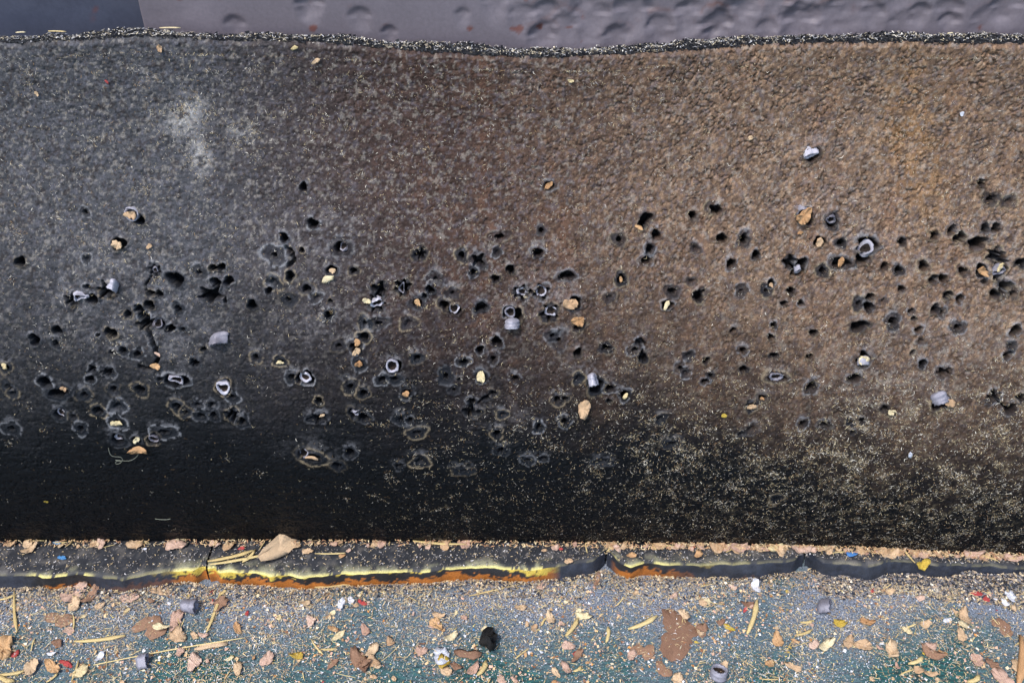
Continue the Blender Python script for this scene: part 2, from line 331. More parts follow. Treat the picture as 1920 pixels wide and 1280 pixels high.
depth_map = np.zeros(X.shape)
for (hx, hy, R, A, fl) in hole_list:
    c = mat_pt(hx, hy); sc = np.linalg.norm(c - CAM) / F_PX
    R *= sc * 1.0; A *= sc * 1.1
    i0, i1 = np.searchsorted(xs, [c[0] - 1.6 * R, c[0] + 1.6 * R])
    tj = (np.array([c[2] - 1.5 * R, c[2] + 1.5 * R]) - ZB) / (Ztop(c[0]) - ZB) * (NR - 1)
    j0, j1 = max(0, int(tj[0])), min(NR, int(tj[1]) + 2)
    if i1 <= i0 + 1 or j1 <= j0 + 1: continue
    S = (slice(j0, j1), slice(i0, i1))
    dx = X[S] - c[0]; dz = (Z[S] - c[2]) / math.cos(lean(c[2]))
    if 'w' in fl: dx = dx / 1.45; dz = dz * 1.1
    r = np.hypot(dx, dz); th = np.arctan2(dz, dx); r = r + .0010 * (fbm(X[S] * 420, Z[S] * 420, 95, 2) - .5); ph = RS.rand(4) * 6.28
    mod = 1 + .13 * np.sin(2 * th + ph[0]) + .1 * np.sin(3 * th + ph[1]) + .07 * np.sin(5 * th + ph[2])
    rh = r / mod
    halo = 1 - sstep(R * .8, R * 1.12, rh)
    h[S] = h[S] * (1 - .6 * halo) - .0013 * halo * (1 - sstep(0, R * .95, rh)) + .0004 * np.exp(-((rh - R) / (R * .16)) ** 2)
    fresh = lin((22, 26, 33)); ringc = lin((140, 142, 148) if RS.rand() < .6 else (150, 136, 112))
    kf = (halo * (.4 + .5 * RS.rand()))[..., None]
    C[S] = C[S] * (1 - kf) + fresh * kf
    kr = (np.exp(-((rh - R * .95) / (R * .11)) ** 2) * sstep(.34, .5, n3[S]) * (.1 + .5 * RS.rand() ** 1.5))[..., None]
    C[S] = C[S] * (1 - kr) + ringc * kr
    up = (np.exp(-((dx) / (R * .9)) ** 2 - ((dz - R * 1.0) / (R * .5)) ** 2) * .35 * sstep(.35, .65, n3[S]) * RS.rand())[..., None]
    C[S] = C[S] * (1 - up) + lin((140, 142, 150)) * up
    if A > 0:
        if 's' in fl:
            k = RS.randint(4, 7); m2 = .75 + .75 * np.abs(np.sin(k * th / 2 + ph[3])) ** 5 + .1 * np.sin(3 * th + ph[1])
        else: m2 = mod * (1 + .2 * (vnoise(th * 3 + 40, th * 0 + hx, 8) - .5))
        ra = r / m2
        dep = (.011 + .009 * RS.rand()) * (1 - sstep(A * .88, A * 1.06, ra)) * min(1, A / .003)
        lip = .0011 * np.exp(-((ra - A * 1.2) / (A * .22)) ** 2)
        depth_map[S] = np.maximum(depth_map[S], dep); h[S] += lip
        ki = (1 - sstep(A * .8, A * 1.15, ra))[..., None]; C[S] = C[S] * (1 - ki) + lin((26, 26, 28)) * ki
    else:
        dep = .003 * (1 - sstep(R * .1, R * .5, rh)); depth_map[S] = np.maximum(depth_map[S], dep)
for (o, pts, wd) in CRACKS:
    pp = [mat_pt(o[0] + a / K, o[1] + b / K) for a, b in pts]
    for p, q in zip(pp[:-1], pp[1:]):
        i0, i1 = np.searchsorted(xs, [min(p[0], q[0]) - .01, max(p[0], q[0]) + .01])
        band = (slice(None), slice(i0, i1)); xx = X[band]; zz = Z[band]
        d = np.array([q[0] - p[0], q[2] - p[2]]); s = np.clip(((xx - p[0]) * d[0] + (zz - p[2]) * d[1]) / (d @ d), 0, 1)
        ds = np.hypot(xx - p[0] - s * d[0], zz - p[2] - s * d[1]) + .0016 * (fbm(xx * 350, zz * 350, 88, 2) - .5)
        wm = wd / K * .0005 * 1.3
        depth_map[band] = np.maximum(depth_map[band], .012 * (1 - sstep(wm * .5, wm * 1.3, ds)))
h = np.where(depth_map > .0004, np.minimum(h, h - depth_map), h)
edge = sstep(0, .006, Zt - Z); edge2 = 1 - sstep(0, .012, Zt - Z)
Nn = np.stack([np.zeros_like(L), -np.cos(L), np.sin(L)], -1)
Pf = np.stack([X, Y, Z], -1) + Nn * h[..., None]
Pf[..., 1] += (1 - sstep(0, .0035, Zt - Z)) * .0018 * (.2 + 2 * fbm(X * 220, Z * 220, 97, 3)); Pf[..., 2] += edge2 * .003 * (fbm(X * 260, Z * 100, 98, 3) - .55)                      # rounded top arris
# top edge and back
TH = .018; thx = np.interp(xs, [-.5, -.2, .1, .5], [.010, .014, .017, .018]); rows = []; cols = []
NT = 30
for k in range(1, NT + 1):
    f = k / NT; yk = Y[-1] + .0018 + f * thx
    zk = Z[-1] - .0012 * (1 - min(1, f * 6)) + .0032 * (fbm(xs * 160, np.full_like(xs, f * 5.), 90, 4) - .5) * min(1, k / 3) + .009 * (fbm(xs * 30, np.full_like(xs, f * 2.), 91, 4) - .55) * f
    rows.append(np.stack([xs, yk, zk], -1))
    cols.append(np.ones((len(xs), 3)) * lin((40, 42, 46)) * (.4 + .6 * fbm(xs * 200, np.full_like(xs, f * 6.), 92, 3))[:, None])
for f in (.8, .4, 0):
    zk = ZB + f * (Z[-1] - ZB); rows.append(np.stack([xs, Fm(xs, zk) + thx + .002, zk], -1)); cols.append(np.ones((len(xs), 3)) * black)
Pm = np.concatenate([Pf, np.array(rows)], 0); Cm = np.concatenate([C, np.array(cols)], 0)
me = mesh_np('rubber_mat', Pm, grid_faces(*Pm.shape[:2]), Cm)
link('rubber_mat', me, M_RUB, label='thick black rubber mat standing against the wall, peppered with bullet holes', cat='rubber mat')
# surface lookup
def mat_idx(P):
    i = int(np.clip(np.searchsorted(xs, P[0]), 1, len(xs) - 1)); j = int(np.clip((P[2] - ZB) / (Ztop(P[0]) - ZB) * (NR - 1), 0, NR - 1))
    return j, i

# ------------------------------------------------------------------ wall plates behind
YW = float(np.max(Y[-1])) + TH + .004
def plate(x0, x1, yoff, res, seed, rgb, dents):
    xw = np.concatenate([np.linspace(x0, max(x0, -.62), 8)[:-1] if x0 < -.62 else [], np.arange(max(x0, -.62), min(x1, .62), res), np.linspace(min(x1, .62), x1, 8)])
    zw = np.concatenate([[0.001, .3], np.arange(.42, .60, res), np.linspace(.62, 1.3, 20)])
    Xw, Zw = np.meshgrid(xw, zw); n = fbm(Xw * 25, Zw * 25, seed, 4)
    hh = .0012 * (fbm(Xw * 40, Zw * 40, seed + 3, 3) - .5)
    Cw = np.ones(Xw.shape + (3,)) * lin(rgb) * (.85 + .3 * n)[..., None]
    r = np.random.RandomState(seed); wn_ = fbm(Xw * 110, Zw * 110, seed + 30, 3)
    for (a, b, R, D) in dents:
        dx = Xw - a; dz = Zw - b; dzz = np.where(dz < 0, dz * .62, dz * 1.1); q = np.hypot(dx, dzz) / R + .35 * (wn_ - .5)
        prof = D * (1 - sstep(np.where(dz > 0, .45, .05), 1.0, q)) - .18 * D * np.exp(-((q - 1.08) / .14) ** 2) * (1.2 + np.sin(np.arctan2(dz, dx)))
        hh = np.minimum(hh, hh * .6 - prof) if D > .0012 else hh - prof
        kk = np.exp(-((q - 1.0) / .12) ** 2) * np.clip(dz / R, 0, 1) * sstep(.4, .6, fbm(Xw * 150, Zw * 150, seed + 9, 3)) * .6 * r.rand()
        Cw = Cw + (lin((84, 50, 38)) - Cw) * kk[..., None]
    sp_ = sstep(.77, .85, fbm(Xw * 90, Zw * 90, seed + 20, 3)); Cw = Cw + (lin((96, 52, 40)) - Cw) * sp_[..., None] * .8
    Pw = np.stack([Xw, np.full_like(Xw, YW + yoff) - hh, Zw], -1)
    # returns: side faces back 40 mm and the top
    first = Pw[:, :1].copy(); first[..., 1] += .04; last = Pw[:, -1:].copy(); last[..., 1] += .04
    Pw = np.concatenate([first, Pw, last], 1); Cw = np.concatenate([Cw[:, :1], Cw, Cw[:, -1:]], 1)
    top = Pw[-1:].copy(); top[..., 1] = YW + yoff + .04
    Pw = np.concatenate([Pw, top], 0); Cw = np.concatenate([Cw, Cw[-1:]], 0)
    return mesh_np('steel_plate', Pw, grid_faces(*Pw.shape[:2]), Cw)
def wall_pt(px, py, yo=0):
    d = ray(px, py); k = (YW + yo - CAM[1]) / d[1]; return CAM + d * k
seam = wall_pt(268, 40)[0]
D = []
for (px, py, R, dp) in ((1385, 30, 26, 4), (1016, 70, 20, 4), (1025, 25, 17, 3), (1105, 30, 26, 4), (1155, 70, 18, 3), (1190, 22, 24, 4), (1345, 50, 22, 5), (1395, 18, 20, 3),
                        (1500, 45, 26, 6), (1440, 58, 14, 3), (1335, 66, 12, 3), (980, 30, 18, 2), (1250, 20, 30, 4), (1240, 55, 20, 3), (1290, 30, 20, 4), (1560, 35, 22, 3), (1640, 28, 16, 3),
                        (1725, 25, 14, 3), (1780, 20, 18, 3), (1690, 45, 18, 2), (1780, 45, 16, 3), (1850, 40, 22, 2), (1600, 8, 30, 3), (1890, 12, 20, 3), (1060, 50, 20, 2), (1450, 10, 24, 4),
                        (675, 33, 14, 2), (730, 62, 10, 2), (868, 30, 10, 1.5), (440, 48, 14, 2), (580, 8, 16, 4), (930, 5, 18, 2), (1100, -20, 26, 4), (1320, -15, 26, 4), (1520, -15, 24, 4), (1700, -20, 26, 4)):
    p = wall_pt(px, py); D.append((p[0], p[2], R * .00078, dp * .0011))
for k in range(60):
    a = RS.uniform(0, .6); D.append((a, RS.uniform(.52, .60), RS.uniform(.009, .02), RS.uniform(.0012, .003)))
link('steel_plate', plate(seam, 3.2, 0, .0016, 120, (102, 96, 104), D), M_WALL,
     label='purple-grey painted steel plate covered in scalloped bullet dents above the mat', cat='wall plate')
link('steel_plate', plate(-3.2, seam + .03, .042, .004, 140, (64, 69, 85), []), M_WALL,
     label='smooth dark slate-blue wall panel set back beside the dented plate', cat='wall plate')

# ------------------------------------------------------------------ ledge under the mat
led_x = np.array([-500, 0, 60, 95, 140, 180, 230, 260, 300, 350, 372, 385, 400, 450, 500, 560, 620, 700, 800, 900, 960, 1000, 1080, 1130, 1136, 1160, 1182, 1210, 1250, 1300, 1360, 1440, 1515, 1522, 1545, 1600, 1625, 1680, 1720, 1760, 1850, 1920, 2400])
led_y = np.array([1078, 1076, 1075, 1079, 1074, 1076, 1083, 1076, 1070, 1063, 1070, 1078, 1067, 1071, 1074, 1079, 1075, 1071, 1067, 1061, 1066, 1063, 1054, 1044, 1041, 1053, 1060, 1054, 1056, 1058, 1055, 1052, 1046, 1042, 1050, 1053, 1056, 1050, 1052, 1058, 1058, 1062, 1064])
lp = plane_pt(led_x, led_y, LEDGE_H)
def Yl(x): return np.interp(x, lp[:, 0], lp[:, 1])
led = link('rubber_ledge', None, label='cracked black rubber ledge with yellow and rust stained front edge under the mat', cat='ledge')
led.empty_display_size = .05
cuts = [-1.6] + [float(plane_pt(px, 1062, LEDGE_H)[0]) for px in (386, 1140, 1521)] + [1.6]
for a, b in zip(cuts[:-1], cuts[1:]):
    a += .0012; b -= .0012
    xl = np.unique(np.concatenate([np.linspace(a, max(a, -.6), 12), np.arange(max(a, -.6), min(b, .6), .0016), np.linspace(min(b, .6), b, 12)]))
    yf = Yl(xl) + .005 * (fbm(xl * 60, xl * 0, 150, 4) - .5)
    e = np.minimum(xl - a, b - xl); yf = yf + .010 * (1 - sstep(0, .014, e))          # torn corners
    bul = .011 * (fbm(xl * 34, xl * 0 + 3, 151, 4) - .35); pxl = 960 + xl / .00056
    liner = np.interp(pxl, [-400, 120, 140, 225, 240, 365, 385, 1015, 1045, 1135, 1150, 1220, 1260, 1360, 1400, 2400], [1, 1, 0, 0, .9, .8, 0, 0, 1, 1, 0, .1, .75, .8, 1, 1])
    prof = []; colr = []
    fbk = np.linspace(0, 1, 34)
    for f in fbk:                                                             # top, from under the mat to the rim
        y = .06 * (1 - f) + yf * f; rimd = (y - yf)
        z = np.full_like(xl, LEDGE_H) - .0004 + .0016 * (fbm(xl * 180, y * 180, 152, 3) - .5) * (f > .1) * sstep(.0, .004, rimd) - .002 * (1 - sstep(0, .004, rimd))
        zz = np.where(y > Yb(xl) - .001, LEDGE_H - .0012, z)
        prof.append(np.stack([xl, y, zz], -1))
        n = fbm(xl * 120, y * 120, 153, 4); wy = fbm(xl * 22, xl * 0, 154, 4); ye = .9 * (1 - sstep(.0004, .0012 + .0026 * wy, rimd)) * (1 - .9 * liner) * sstep(.42, .5, n + .12 * fbm(xl * 400, y * 400, 160, 2))
        pw = .5 * (1 - sstep(.002, .006 + .014 * wy, rimd)) * (1 - liner) * sstep(.42, .62, n)
        c = lin((38, 41, 48)) * (.5 + n)[:, None]; c = c + (lin((104, 100, 96)) - c) * (sstep(.55, .75, n) * .5)[:, None]
        c = c + (lin((170, 168, 132)) - c) * pw[:, None]
        colr.append(c + (lin((214, 202, 122)) - c) * ye[:, None])
    for f in np.linspace(.08, 1, 12):                                         # front face
        z = LEDGE_H * (1 - f) - .002 * (1 - f) + .0004 * (1 - f) - .001 * (f == 1)
        y = yf - bul * np.sin(f * 2.6) * .6 - .004 * f * liner + .0012 * (fbm(xl * 150, xl * 0 + f * 4, 155, 3) - .5)
        prof.append(np.stack([xl, y, np.full_like(xl, z)], -1))
        n = fbm(xl * 70, xl * 0 + f * 3, 156, 4)
        g1 = fbm(xl * 26, xl * 0 + 5, 157, 3); g2 = fbm(xl * 18, xl * 0 + 9, 158, 3)
        nh = fbm(xl * 330, xl * 0 + f * 9, 159, 2); rust = sstep(.55, .62, f + 1.3 * (g1 - .5) + .4 * (n - .5) + .5 * (nh - .5)) * (1 - liner) * sstep(.3, .45, g1 + .1); yel = (1 - sstep(.1, .18, f + 1.3 * (g2 - .4) + .5 * (n - .5) + .6 * (nh - .5))) * (1 - liner)
        c = np.ones((len(xl), 3)) * (lin((30, 30, 34)) * (1 - liner)[:, None] + lin((36, 41, 53)) * (.5 + .9 * fbm(xl * 240, xl * 0 + f * 5, 163, 3))[:, None] * liner[:, None])
        c = c + (lin((206, 180, 76)) - c) * (yel * .85)[:, None]; c = c + (lin((170, 102, 38)) - c) * (rust * .9)[:, None]
        colr.append(c * (.7 + .6 * n)[:, None])
    P = np.array(prof); Cc = np.array(colr)
    # end caps by closing the profile ends down to the floor
    for end in (0, -1):
        pass
    g = grid_faces(*P.shape[:2])[:, ::-1]
    link('ledge_section', mesh_np('ledge_section', P, g, Cc), M_LEDGE, parent=led)

# ------------------------------------------------------------------ loose fibres and dust (uncountable)
def ribbons(name, P, ex, ey, en, length, width, colr, mat, label, cat, lift=.0004, curl=.4, seed=1):
    """little curved two-piece slivers; P (n,3), ex/ey tangents, en normal"""
    r = np.random.RandomState(seed); n = len(P); a = r.rand(n) * 6.283
    d = ex * np.cos(a)[:, None] + ey * np.sin(a)[:, None]; s = -ex * np.sin(a)[:, None] + ey * np.cos(a)[:, None]
    lh = (length * .5)[:, None]; wd = (width * .5)[:, None]
    k = (r.randn(n) * curl)[:, None] * lh
    l0, l1, l2 = [(lift + r.rand(n) * lift * 1.5)[:, None] for _ in range(3)]
    A = P - d * lh + en * l0; B = P + s * k + en * (l1 + .0003); Cc = P + d * lh + en * l2
    V = np.stack([A - s * wd * .4, A + s * wd * .4, B - s * wd, B + s * wd, Cc - s * wd * .4, Cc + s * wd * .4], 1)
    i = np.arange(n)[:, None] * 6
    Fq = np.concatenate([i + np.array([0, 2, 3, 1]), i + np.array([2, 4, 5, 3])], 0)
    me = mesh_np(name, V, Fq, np.repeat(colr, 6, 0), smooth=False)
    return link(name, me, mat, label=label, cat=cat, kind='stuff')
def specks(name, P, size, colr, label, cat, seed):
    r = np.random.RandomState(seed); n = len(P); a = r.rand(n) * 6.283; s = size * .5
    V = np.zeros((n, 4, 3)); 
    for k in range(4):
        q = a + k * 1.5708 + r.uniform(-.5, .5, n); rr = s * r.uniform(.5, 1.3, n)
        V[:, k] = P + np.stack([np.cos(q) * rr, np.sin(q) * rr, .0003 + r.rand(n) * size * .45], -1)
    return link(name, mesh_np(name, V, np.arange(n * 4).reshape(n, 4), np.repeat(colr, 4, 0), smooth=False), M_DUST, label=label, cat=cat, kind='stuff')
def pick_cols(n, pal, wts, seed):
    r = np.random.RandomState(seed); k = r.choice(len(pal), n, p=np.array(wts) / sum(wts))
    return lin(np.array(pal, float))[k] * r.uniform(.6, 1.15, (n, 1))

dens = (.2 + .16 * fade + .35 * sstep(.4, .62, n1) * sstep(.4, .6, n2))
dens = dens + 1.5 * sstep(850, 1650, u) * sstep(560, 820, v) * (sstep(.4, .68, n1 * .3 + n2 * .7) * 1.3 + .12) + .4 * sstep(500, 1000, u) * sstep(620, 800, v)
for (a, b, rx, ry, k) in ((355, 225, 40, 40, 5), (385, 300, 20, 24, 4), (470, 262, 40, 20, 3), (1600, 650, 90, 60, .8)):
    dens += k * np.exp(-((u - a) / rx) ** 2 - ((v - b) / ry) ** 2)
dens *= (1 - .8 * sstep(560, 800, v) * (1 - sstep(350, 1000, u))) * (1 - .35 * sstep(900, 1000, v))
dens = np.where((depth_map > .0008) | (np.abs(X) > .58), 0, dens); dens /= dens.sum()
NF = 56000
idx = RS.choice(dens.size, NF, p=dens.ravel()); jj, ii = np.unravel_index(idx, dens.shape)
# a third of the fibres sit in tufts
tuft = RS.rand(NF) < .33; src = np.where(tuft, RS.choice(NF, 900)[RS.randint(0, 900, NF)], np.arange(NF))
jj = np.clip(jj[src] + np.where(tuft, RS.randn(NF) * 3.2, 0).astype(int), 0, NR - 14); ii = np.clip(ii[src] + np.where(tuft, RS.randn(NF) * 4.2, 0).astype(int), 0, len(xs) - 1)
P0 = Pf[jj, ii] + RS.randn(NF, 3) * np.array([.0005, 0, .0005]); en = Nn[jj, ii]
ex = np.tile([1., 0, 0], (NF, 1)); ey = np.cross(en, ex) * -1
big = sstep(900, 1700, u[jj, ii]) * sstep(600, 850, v[jj, ii])
ribbons('mat_fibre', P0, ex, ey, en, (.0006 + .0030 * RS.rand(NF) ** 3) * (1 + .7 * big * RS.rand(NF)), (.00012 + .00026 * RS.rand(NF) ** 2) * (1 + .5 * big),
        pick_cols(NF, [(206, 190, 154), (190, 184, 176), (150, 122, 90), (240, 234, 220), (104, 100, 94)], [4, 2.5, 2.5, 1.6, 3], 21),
        M_DUST, 'fine pale straw fibres and dust clinging to the black mat', 'fibres', lift=.0002, curl=.6, seed=31)
# crumbs on top of the mat
NTp = 6500; kk = 1 + (RS.rand(NTp) ** .6 * (NT - 1)).astype(int); good = np.where(np.abs(xs) < .57)[0]; ci = RS.choice(good, NTp)
Pt = Pm[NR + kk - 1, ci] + RS.randn(NTp, 3) * [.0006, .0006, 0]
one = np.ones((NTp, 1))
ribbons('edge_fibre', Pt, one * [1., 0, 0], one * [0, 1., 0], one * [0, -.25, .97], .0012 + .004 * RS.rand(NTp) ** 2, .0003 + .0007 * RS.rand(NTp),
        pick_cols(NTp, [(206, 196, 170), (180, 182, 188), (40, 42, 50), (236, 232, 222), (90, 88, 86)], [2.2, 3, 5, 1.5, 3], 22),
        M_DUST, 'pale chaff and rubber crumbs lying along the top edge of the mat', 'chaff', lift=.0006, seed=32)
# rubber crumbs as ragged lumps on that edge
def crumbs(name, P, size, colr, mat, label, cat, seed):
    r = np.random.RandomState(seed); n = len(P)
    tet = np.array([[1, 1, 1], [-1, -1, 1], [-1, 1, -1], [1, -1, -1]], float)
    V = P[:, None] + (tet + r.randn(n, 4, 3) * .45) * size[:, None, None] * .55
    i = np.arange(n)[:, None] * 4
    Fq = np.concatenate([i + np.array(q) for q in ([0, 1, 2], [0, 3, 1], [0, 2, 3], [1, 3, 2])], 0)
    return link(name, mesh_np(name, V, Fq, np.repeat(colr, 4, 0), smooth=False), mat, label=label, cat=cat, kind='stuff')
n = 4200; kk = (RS.rand(n) ** 1.3 * NT).astype(int); ci = RS.choice(good, n)
crumbs('rubber_crumb', Pm[NR + kk, ci] + [0, 0, .0006], .0006 + .0014 * RS.rand(n) ** 2, pick_cols(n, [(36, 38, 44), (60, 62, 66), (120, 112, 100)], [5, 3, 1], 23),
       M_DUST, 'black rubber crumbs torn loose along the top edge of the mat', 'crumbs', 33)

# floor dust
def floor_rand(n, seed, y0=-.34, y1=None, bias=1.0):
    r = np.random.RandomState(seed); x = r.uniform(-.72, .72, n); q = r.rand(n) ** bias
    yb = Yl(x) - .006; return np.stack([x, yb + (y0 - yb) * q, np.zeros(n)], -1)
def thin(P, seed, lo=.35, hi=.62, sc=22):
    n = fbm(P[:, 0] * sc + 9, P[:, 1] * sc + 9, seed, 4); r = np.random.RandomState(seed)
    return P[r.rand(len(P)) < .12 + .88 * sstep(lo, hi, n)]
def flat(n): o = np.ones((n, 1)); return o * [1., 0, 0], o * [0, 1., 0], o * [0, 0, 1.]
P = thin(floor_rand(60000, 41), 42); n = len(P)
ribbons('floor_dust', P, *flat(n), .0006 + .0014 * RS.rand(n), .0004 + .0008 * RS.rand(n),
        pick_cols(n, [(214, 220, 232), (196, 180, 150), (150, 160, 172), (110, 90, 70), (226, 206, 120), (70, 80, 92)], [3, 4, 4, 2, 1, 3], 24),
        M_DUST, 'pale dust and tiny chips strewn over the green floor', 'dust', lift=.0004, seed=34)
P = thin(floor_rand(170000, 46), 47, .3, .6, 30); n = len(P)
specks('floor_grit', P, .0004 + .0010 * RS.rand(n) ** 3, pick_cols(n, [(232, 238, 248), (212, 200, 178), (160, 172, 190), (26, 34, 44), (236, 220, 140), (110, 100, 92)], [4, 3, 3, 5, .8, 2], 29),
       'white and grey grit sprinkled over the green floor', 'grit', 39)
P = thin(floor_rand(20000, 48), 49, .46, .62, 26); n = len(P)
specks('floor_crumb', P, .0012 + .003 * RS.rand(n) ** 2, pick_cols(n, [(214, 180, 140), (200, 164, 144), (140, 100, 74), (232, 220, 190), (230, 232, 238), (196, 140, 84)], [4, 4, 3, 2, 1.5, 1], 30),
       'tiny tan and pinkish paper crumbs littering the floor', 'crumbs', 40)
P = thin(floor_rand(52000, 43, bias=1.15), 44, .4, .6); n = len(P)
ribbons('floor_chaff', P, *flat(n), .0014 + .007 * RS.rand(n) ** 3, .00025 + .0005 * RS.rand(n),
        pick_cols(n, [(206, 190, 156), (180, 158, 126), (224, 208, 156), (146, 132, 120), (228, 226, 224)], [4, 3, 2, 4, 1.5], 25),
        M_DUST, 'fine straw chaff scattered over the floor', 'chaff', lift=.0007, seed=35)
P = floor_rand(16000, 45, bias=3.4); n = len(P); P[:, 1] += .003; P[:, 2] = .005 * RS.rand(n) * np.exp(-(Yl(P[:, 0]) - P[:, 1]) / .008)
ribbons('ledge_chaff', P, *flat(n), .001 + .004 * RS.rand(n), .0003 + .0008 * RS.rand(n),
        pick_cols(n, [(204, 182, 140), (176, 150, 116), (150, 140, 130), (216, 206, 180)], [4, 3, 3, 1], 26),
        M_DUST, 'beige chaff banked up along the foot of the ledge', 'chaff', lift=.001, seed=36)
n = 3800; x = RS.uniform(-.6, .6, n); f = RS.rand(n) ** 1.0; y = Yb(x) - .0015 + (Yl(x) + .003 - Yb(x)) * f
ribbons('ledge_dust', np.stack([x, y, np.full(n, LEDGE_H + .0004)], -1), *flat(n), .0008 + .0028 * RS.rand(n) ** 2, .0004 + .0008 * RS.rand(n),
        pick_cols(n, [(150, 146, 144), (196, 176, 140), (110, 104, 100), (206, 204, 206)], [4, 3, 4, 1], 27),
        M_DUST, 'dust and small chips lying on top of the black ledge', 'dust', lift=.0003, seed=37)
n = 22000; x = np.where(RS.rand(n) < .62, RS.uniform(.3, .62, n), RS.uniform(-.62, .62, n)); q = RS.rand(n) ** 1.6 * (.4 + 1.2 * fbm(x * 25, x * 0, 170, 3))
zl_ = .004 * np.clip(1 - q * 2, 0, 1) + LEDGE_H * .9 * np.clip(1 - q * 1.6, 0, 1) * sstep(.3, .5, x + .25 * (fbm(x * 18, x * 0 + 4, 171, 3) - .5))
specks('ledge_litter', np.stack([x, Yl(x) - .004 - .022 * q, zl_], -1), .0007 + .003 * RS.rand(n) ** 2.5, pick_cols(n, [(196, 178, 150), (164, 144, 126), (120, 118, 122), (50, 55, 66), (226, 216, 196)], [2, 2, 5, 6, 1], 31),
       'tan and grey litter banked against the ledge front', 'litter', 41)
n = 2600; x = RS.uniform(-.6, .6, n); keep = RS.rand(n) < .35 + .65 * sstep(-.05, .2, x); x = x[keep]; n = len(x)
y = Yb(x) - .001 - .006 * RS.rand(n) ** 1.5
ribbons('crease_chaff', np.stack([x, y, LEDGE_H + .0008 + .003 * RS.rand(n) * (y > Yb(x) - .004)], -1), *flat(n), .0015 + .004 * RS.rand(n), .0005 + .001 * RS.rand(n),
        pick_cols(n, [(200, 170, 130), (180, 140, 110), (214, 196, 160)], [4, 3, 2], 28),
        M_DUST, 'tan chaff packed in the crease at the foot of the mat', 'chaff', lift=.0006, seed=38)

# ------------------------------------------------------------------ flakes: closed, curled, ragged pieces of paper and card
def flake_mesh(seed, nv=10, jag=.3, asp=1.0, curl=.25, th=.06, crease=.15):
    r = np.random.RandomState(seed); th0 = np.sort((np.arange(nv) + r.uniform(-.35, .35, nv)) / nv * 6.283)
    ph = r.rand(3) * 6.28; rad = 1 + jag * (.7 * np.sin(2 * th0 + ph[0]) + .35 * np.sin(3 * th0 + ph[1]) + .12 * np.sin(5 * th0 + ph[2]) + (r.rand(nv) - .6) * .6); x = np.cos(th0) * rad * asp; y = np.sin(th0) * rad / asp
    a = r.rand() * 6.28; q = x * math.cos(a) + y * math.sin(a)
    z = curl * q * q + crease * r.randn(nv) * .6; z -= z.min()
    inn = .5; xi, yi = x * inn, y * inn; zi = z * .45 + crease * .4 * r.randn(nv); zi = np.maximum(zi, 0) + .02
    V = [(0, 0, max(.03, z.mean() * .3))] + list(zip(xi, yi, zi)) + list(zip(x, y, z)); m = len(V)
    V += [(p[0] * .97, p[1] * .97, p[2] - th) for p in V]
    me = bpy.data.meshes.new('flake'); Fc = []
    for k in range(nv):
        k2 = (k + 1) % nv
        Fc += [(0, 1 + k, 1 + k2), (1 + k, 1 + nv + k, 1 + nv + k2, 1 + k2)]
        Fc += [(m, m + 1 + k2, m + 1 + k), (m + 1 + k, m + 1 + k2, m + 1 + nv + k2, m + 1 + nv + k)]
        Fc += [(1 + nv + k, m + 1 + nv + k, m + 1 + nv + k2, 1 + nv + k2)]
    me.from_pydata(V, [], Fc); me.update()
    for p in me.polygons: p.use_smooth = crease < .05 or r.rand() < .7
    return me
def stalk_mesh(seed, bend=.04, ratio=.05, flatness=.5):
    """a bit of straw: split, slightly bent tube with frayed ends (unit length)"""
    r = np.random.RandomState(seed); V = []; Fc = []; ns = 5; nc = 6
    for k in range(ns):
        f = k / (ns - 1); off = bend * math.sin(f * 3.14) * (1 if seed % 2 else -1); wv = ratio * (.75 + .5 * r.rand()) * (.45 if k in (0, ns - 1) else 1)
        for c in range(nc):
            a = c / nc * 6.283
            V.append((f - .5 + (r.uniform(-.03, .03) if k in (0, ns - 1) else 0), off + wv * math.cos(a), max(0, ratio * flatness * (1 + math.sin(a)))))
    for k in range(ns - 1):
        for c in range(nc):
            Fc.append((k * nc + c, k * nc + (c + 1) % nc, (k + 1) * nc + (c + 1) % nc, (k + 1) * nc + c))
    Fc += [tuple(range(nc))[::-1], tuple(range((ns - 1) * nc, ns * nc))]
    me = bpy.data.meshes.new('stalk'); me.from_pydata(V, [], Fc); me.update()
    for p in me.polygons: p.use_smooth = True
    return me
_lib = {}
def lib(kind, mat, k):
    key = (kind, mat.name, k)
    if key not in _lib:
        sd = 500 + k * 13 + len(_lib)
        me = {'flake': lambda: flake_mesh(sd, 11 if k < 8 else 22, .3, 1 + .3 * ((sd * 7) % 5) / 5, .3), 'leaf': lambda: flake_mesh(sd, 12 if k < 8 else 22, .24, 1.35, .4, .05, .14),
              'chip': lambda: flake_mesh(sd, 6, .3, 1.25, .1, .25, .05), 'stalk': lambda: stalk_mesh(sd), 'stem': lambda: stalk_mesh(sd, .03, .012, 1.0),
              'patch': lambda: flake_mesh(sd, 30, .5, 1.12, .03, .05, .06), 'strip': lambda: stalk_mesh(sd, .05, .13, .12), 'wad': lambda: flake_mesh(sd, 20, .36, 1.1, .45, .5, .3)}[kind]()
        me.materials.append(mat); me.name = kind; _lib[key] = me
    return _lib[key]
def floor_obj(name, kind, mat, px, py, size, rot, label, cat, group=None, k=0, lift=0.0, tilt=(0, 0), z=0.0):
    p = plane_pt(px, py, z); o = link(name, lib(kind, mat, k), label=label, cat=cat, group=group)
    o.location = (p[0], p[1], z + lift); o.rotation_euler = (tilt[0], tilt[1], rot); o.scale = (size,) * 3
    return o
PXM = .00056                                                        # metres per photo pixel on the floor
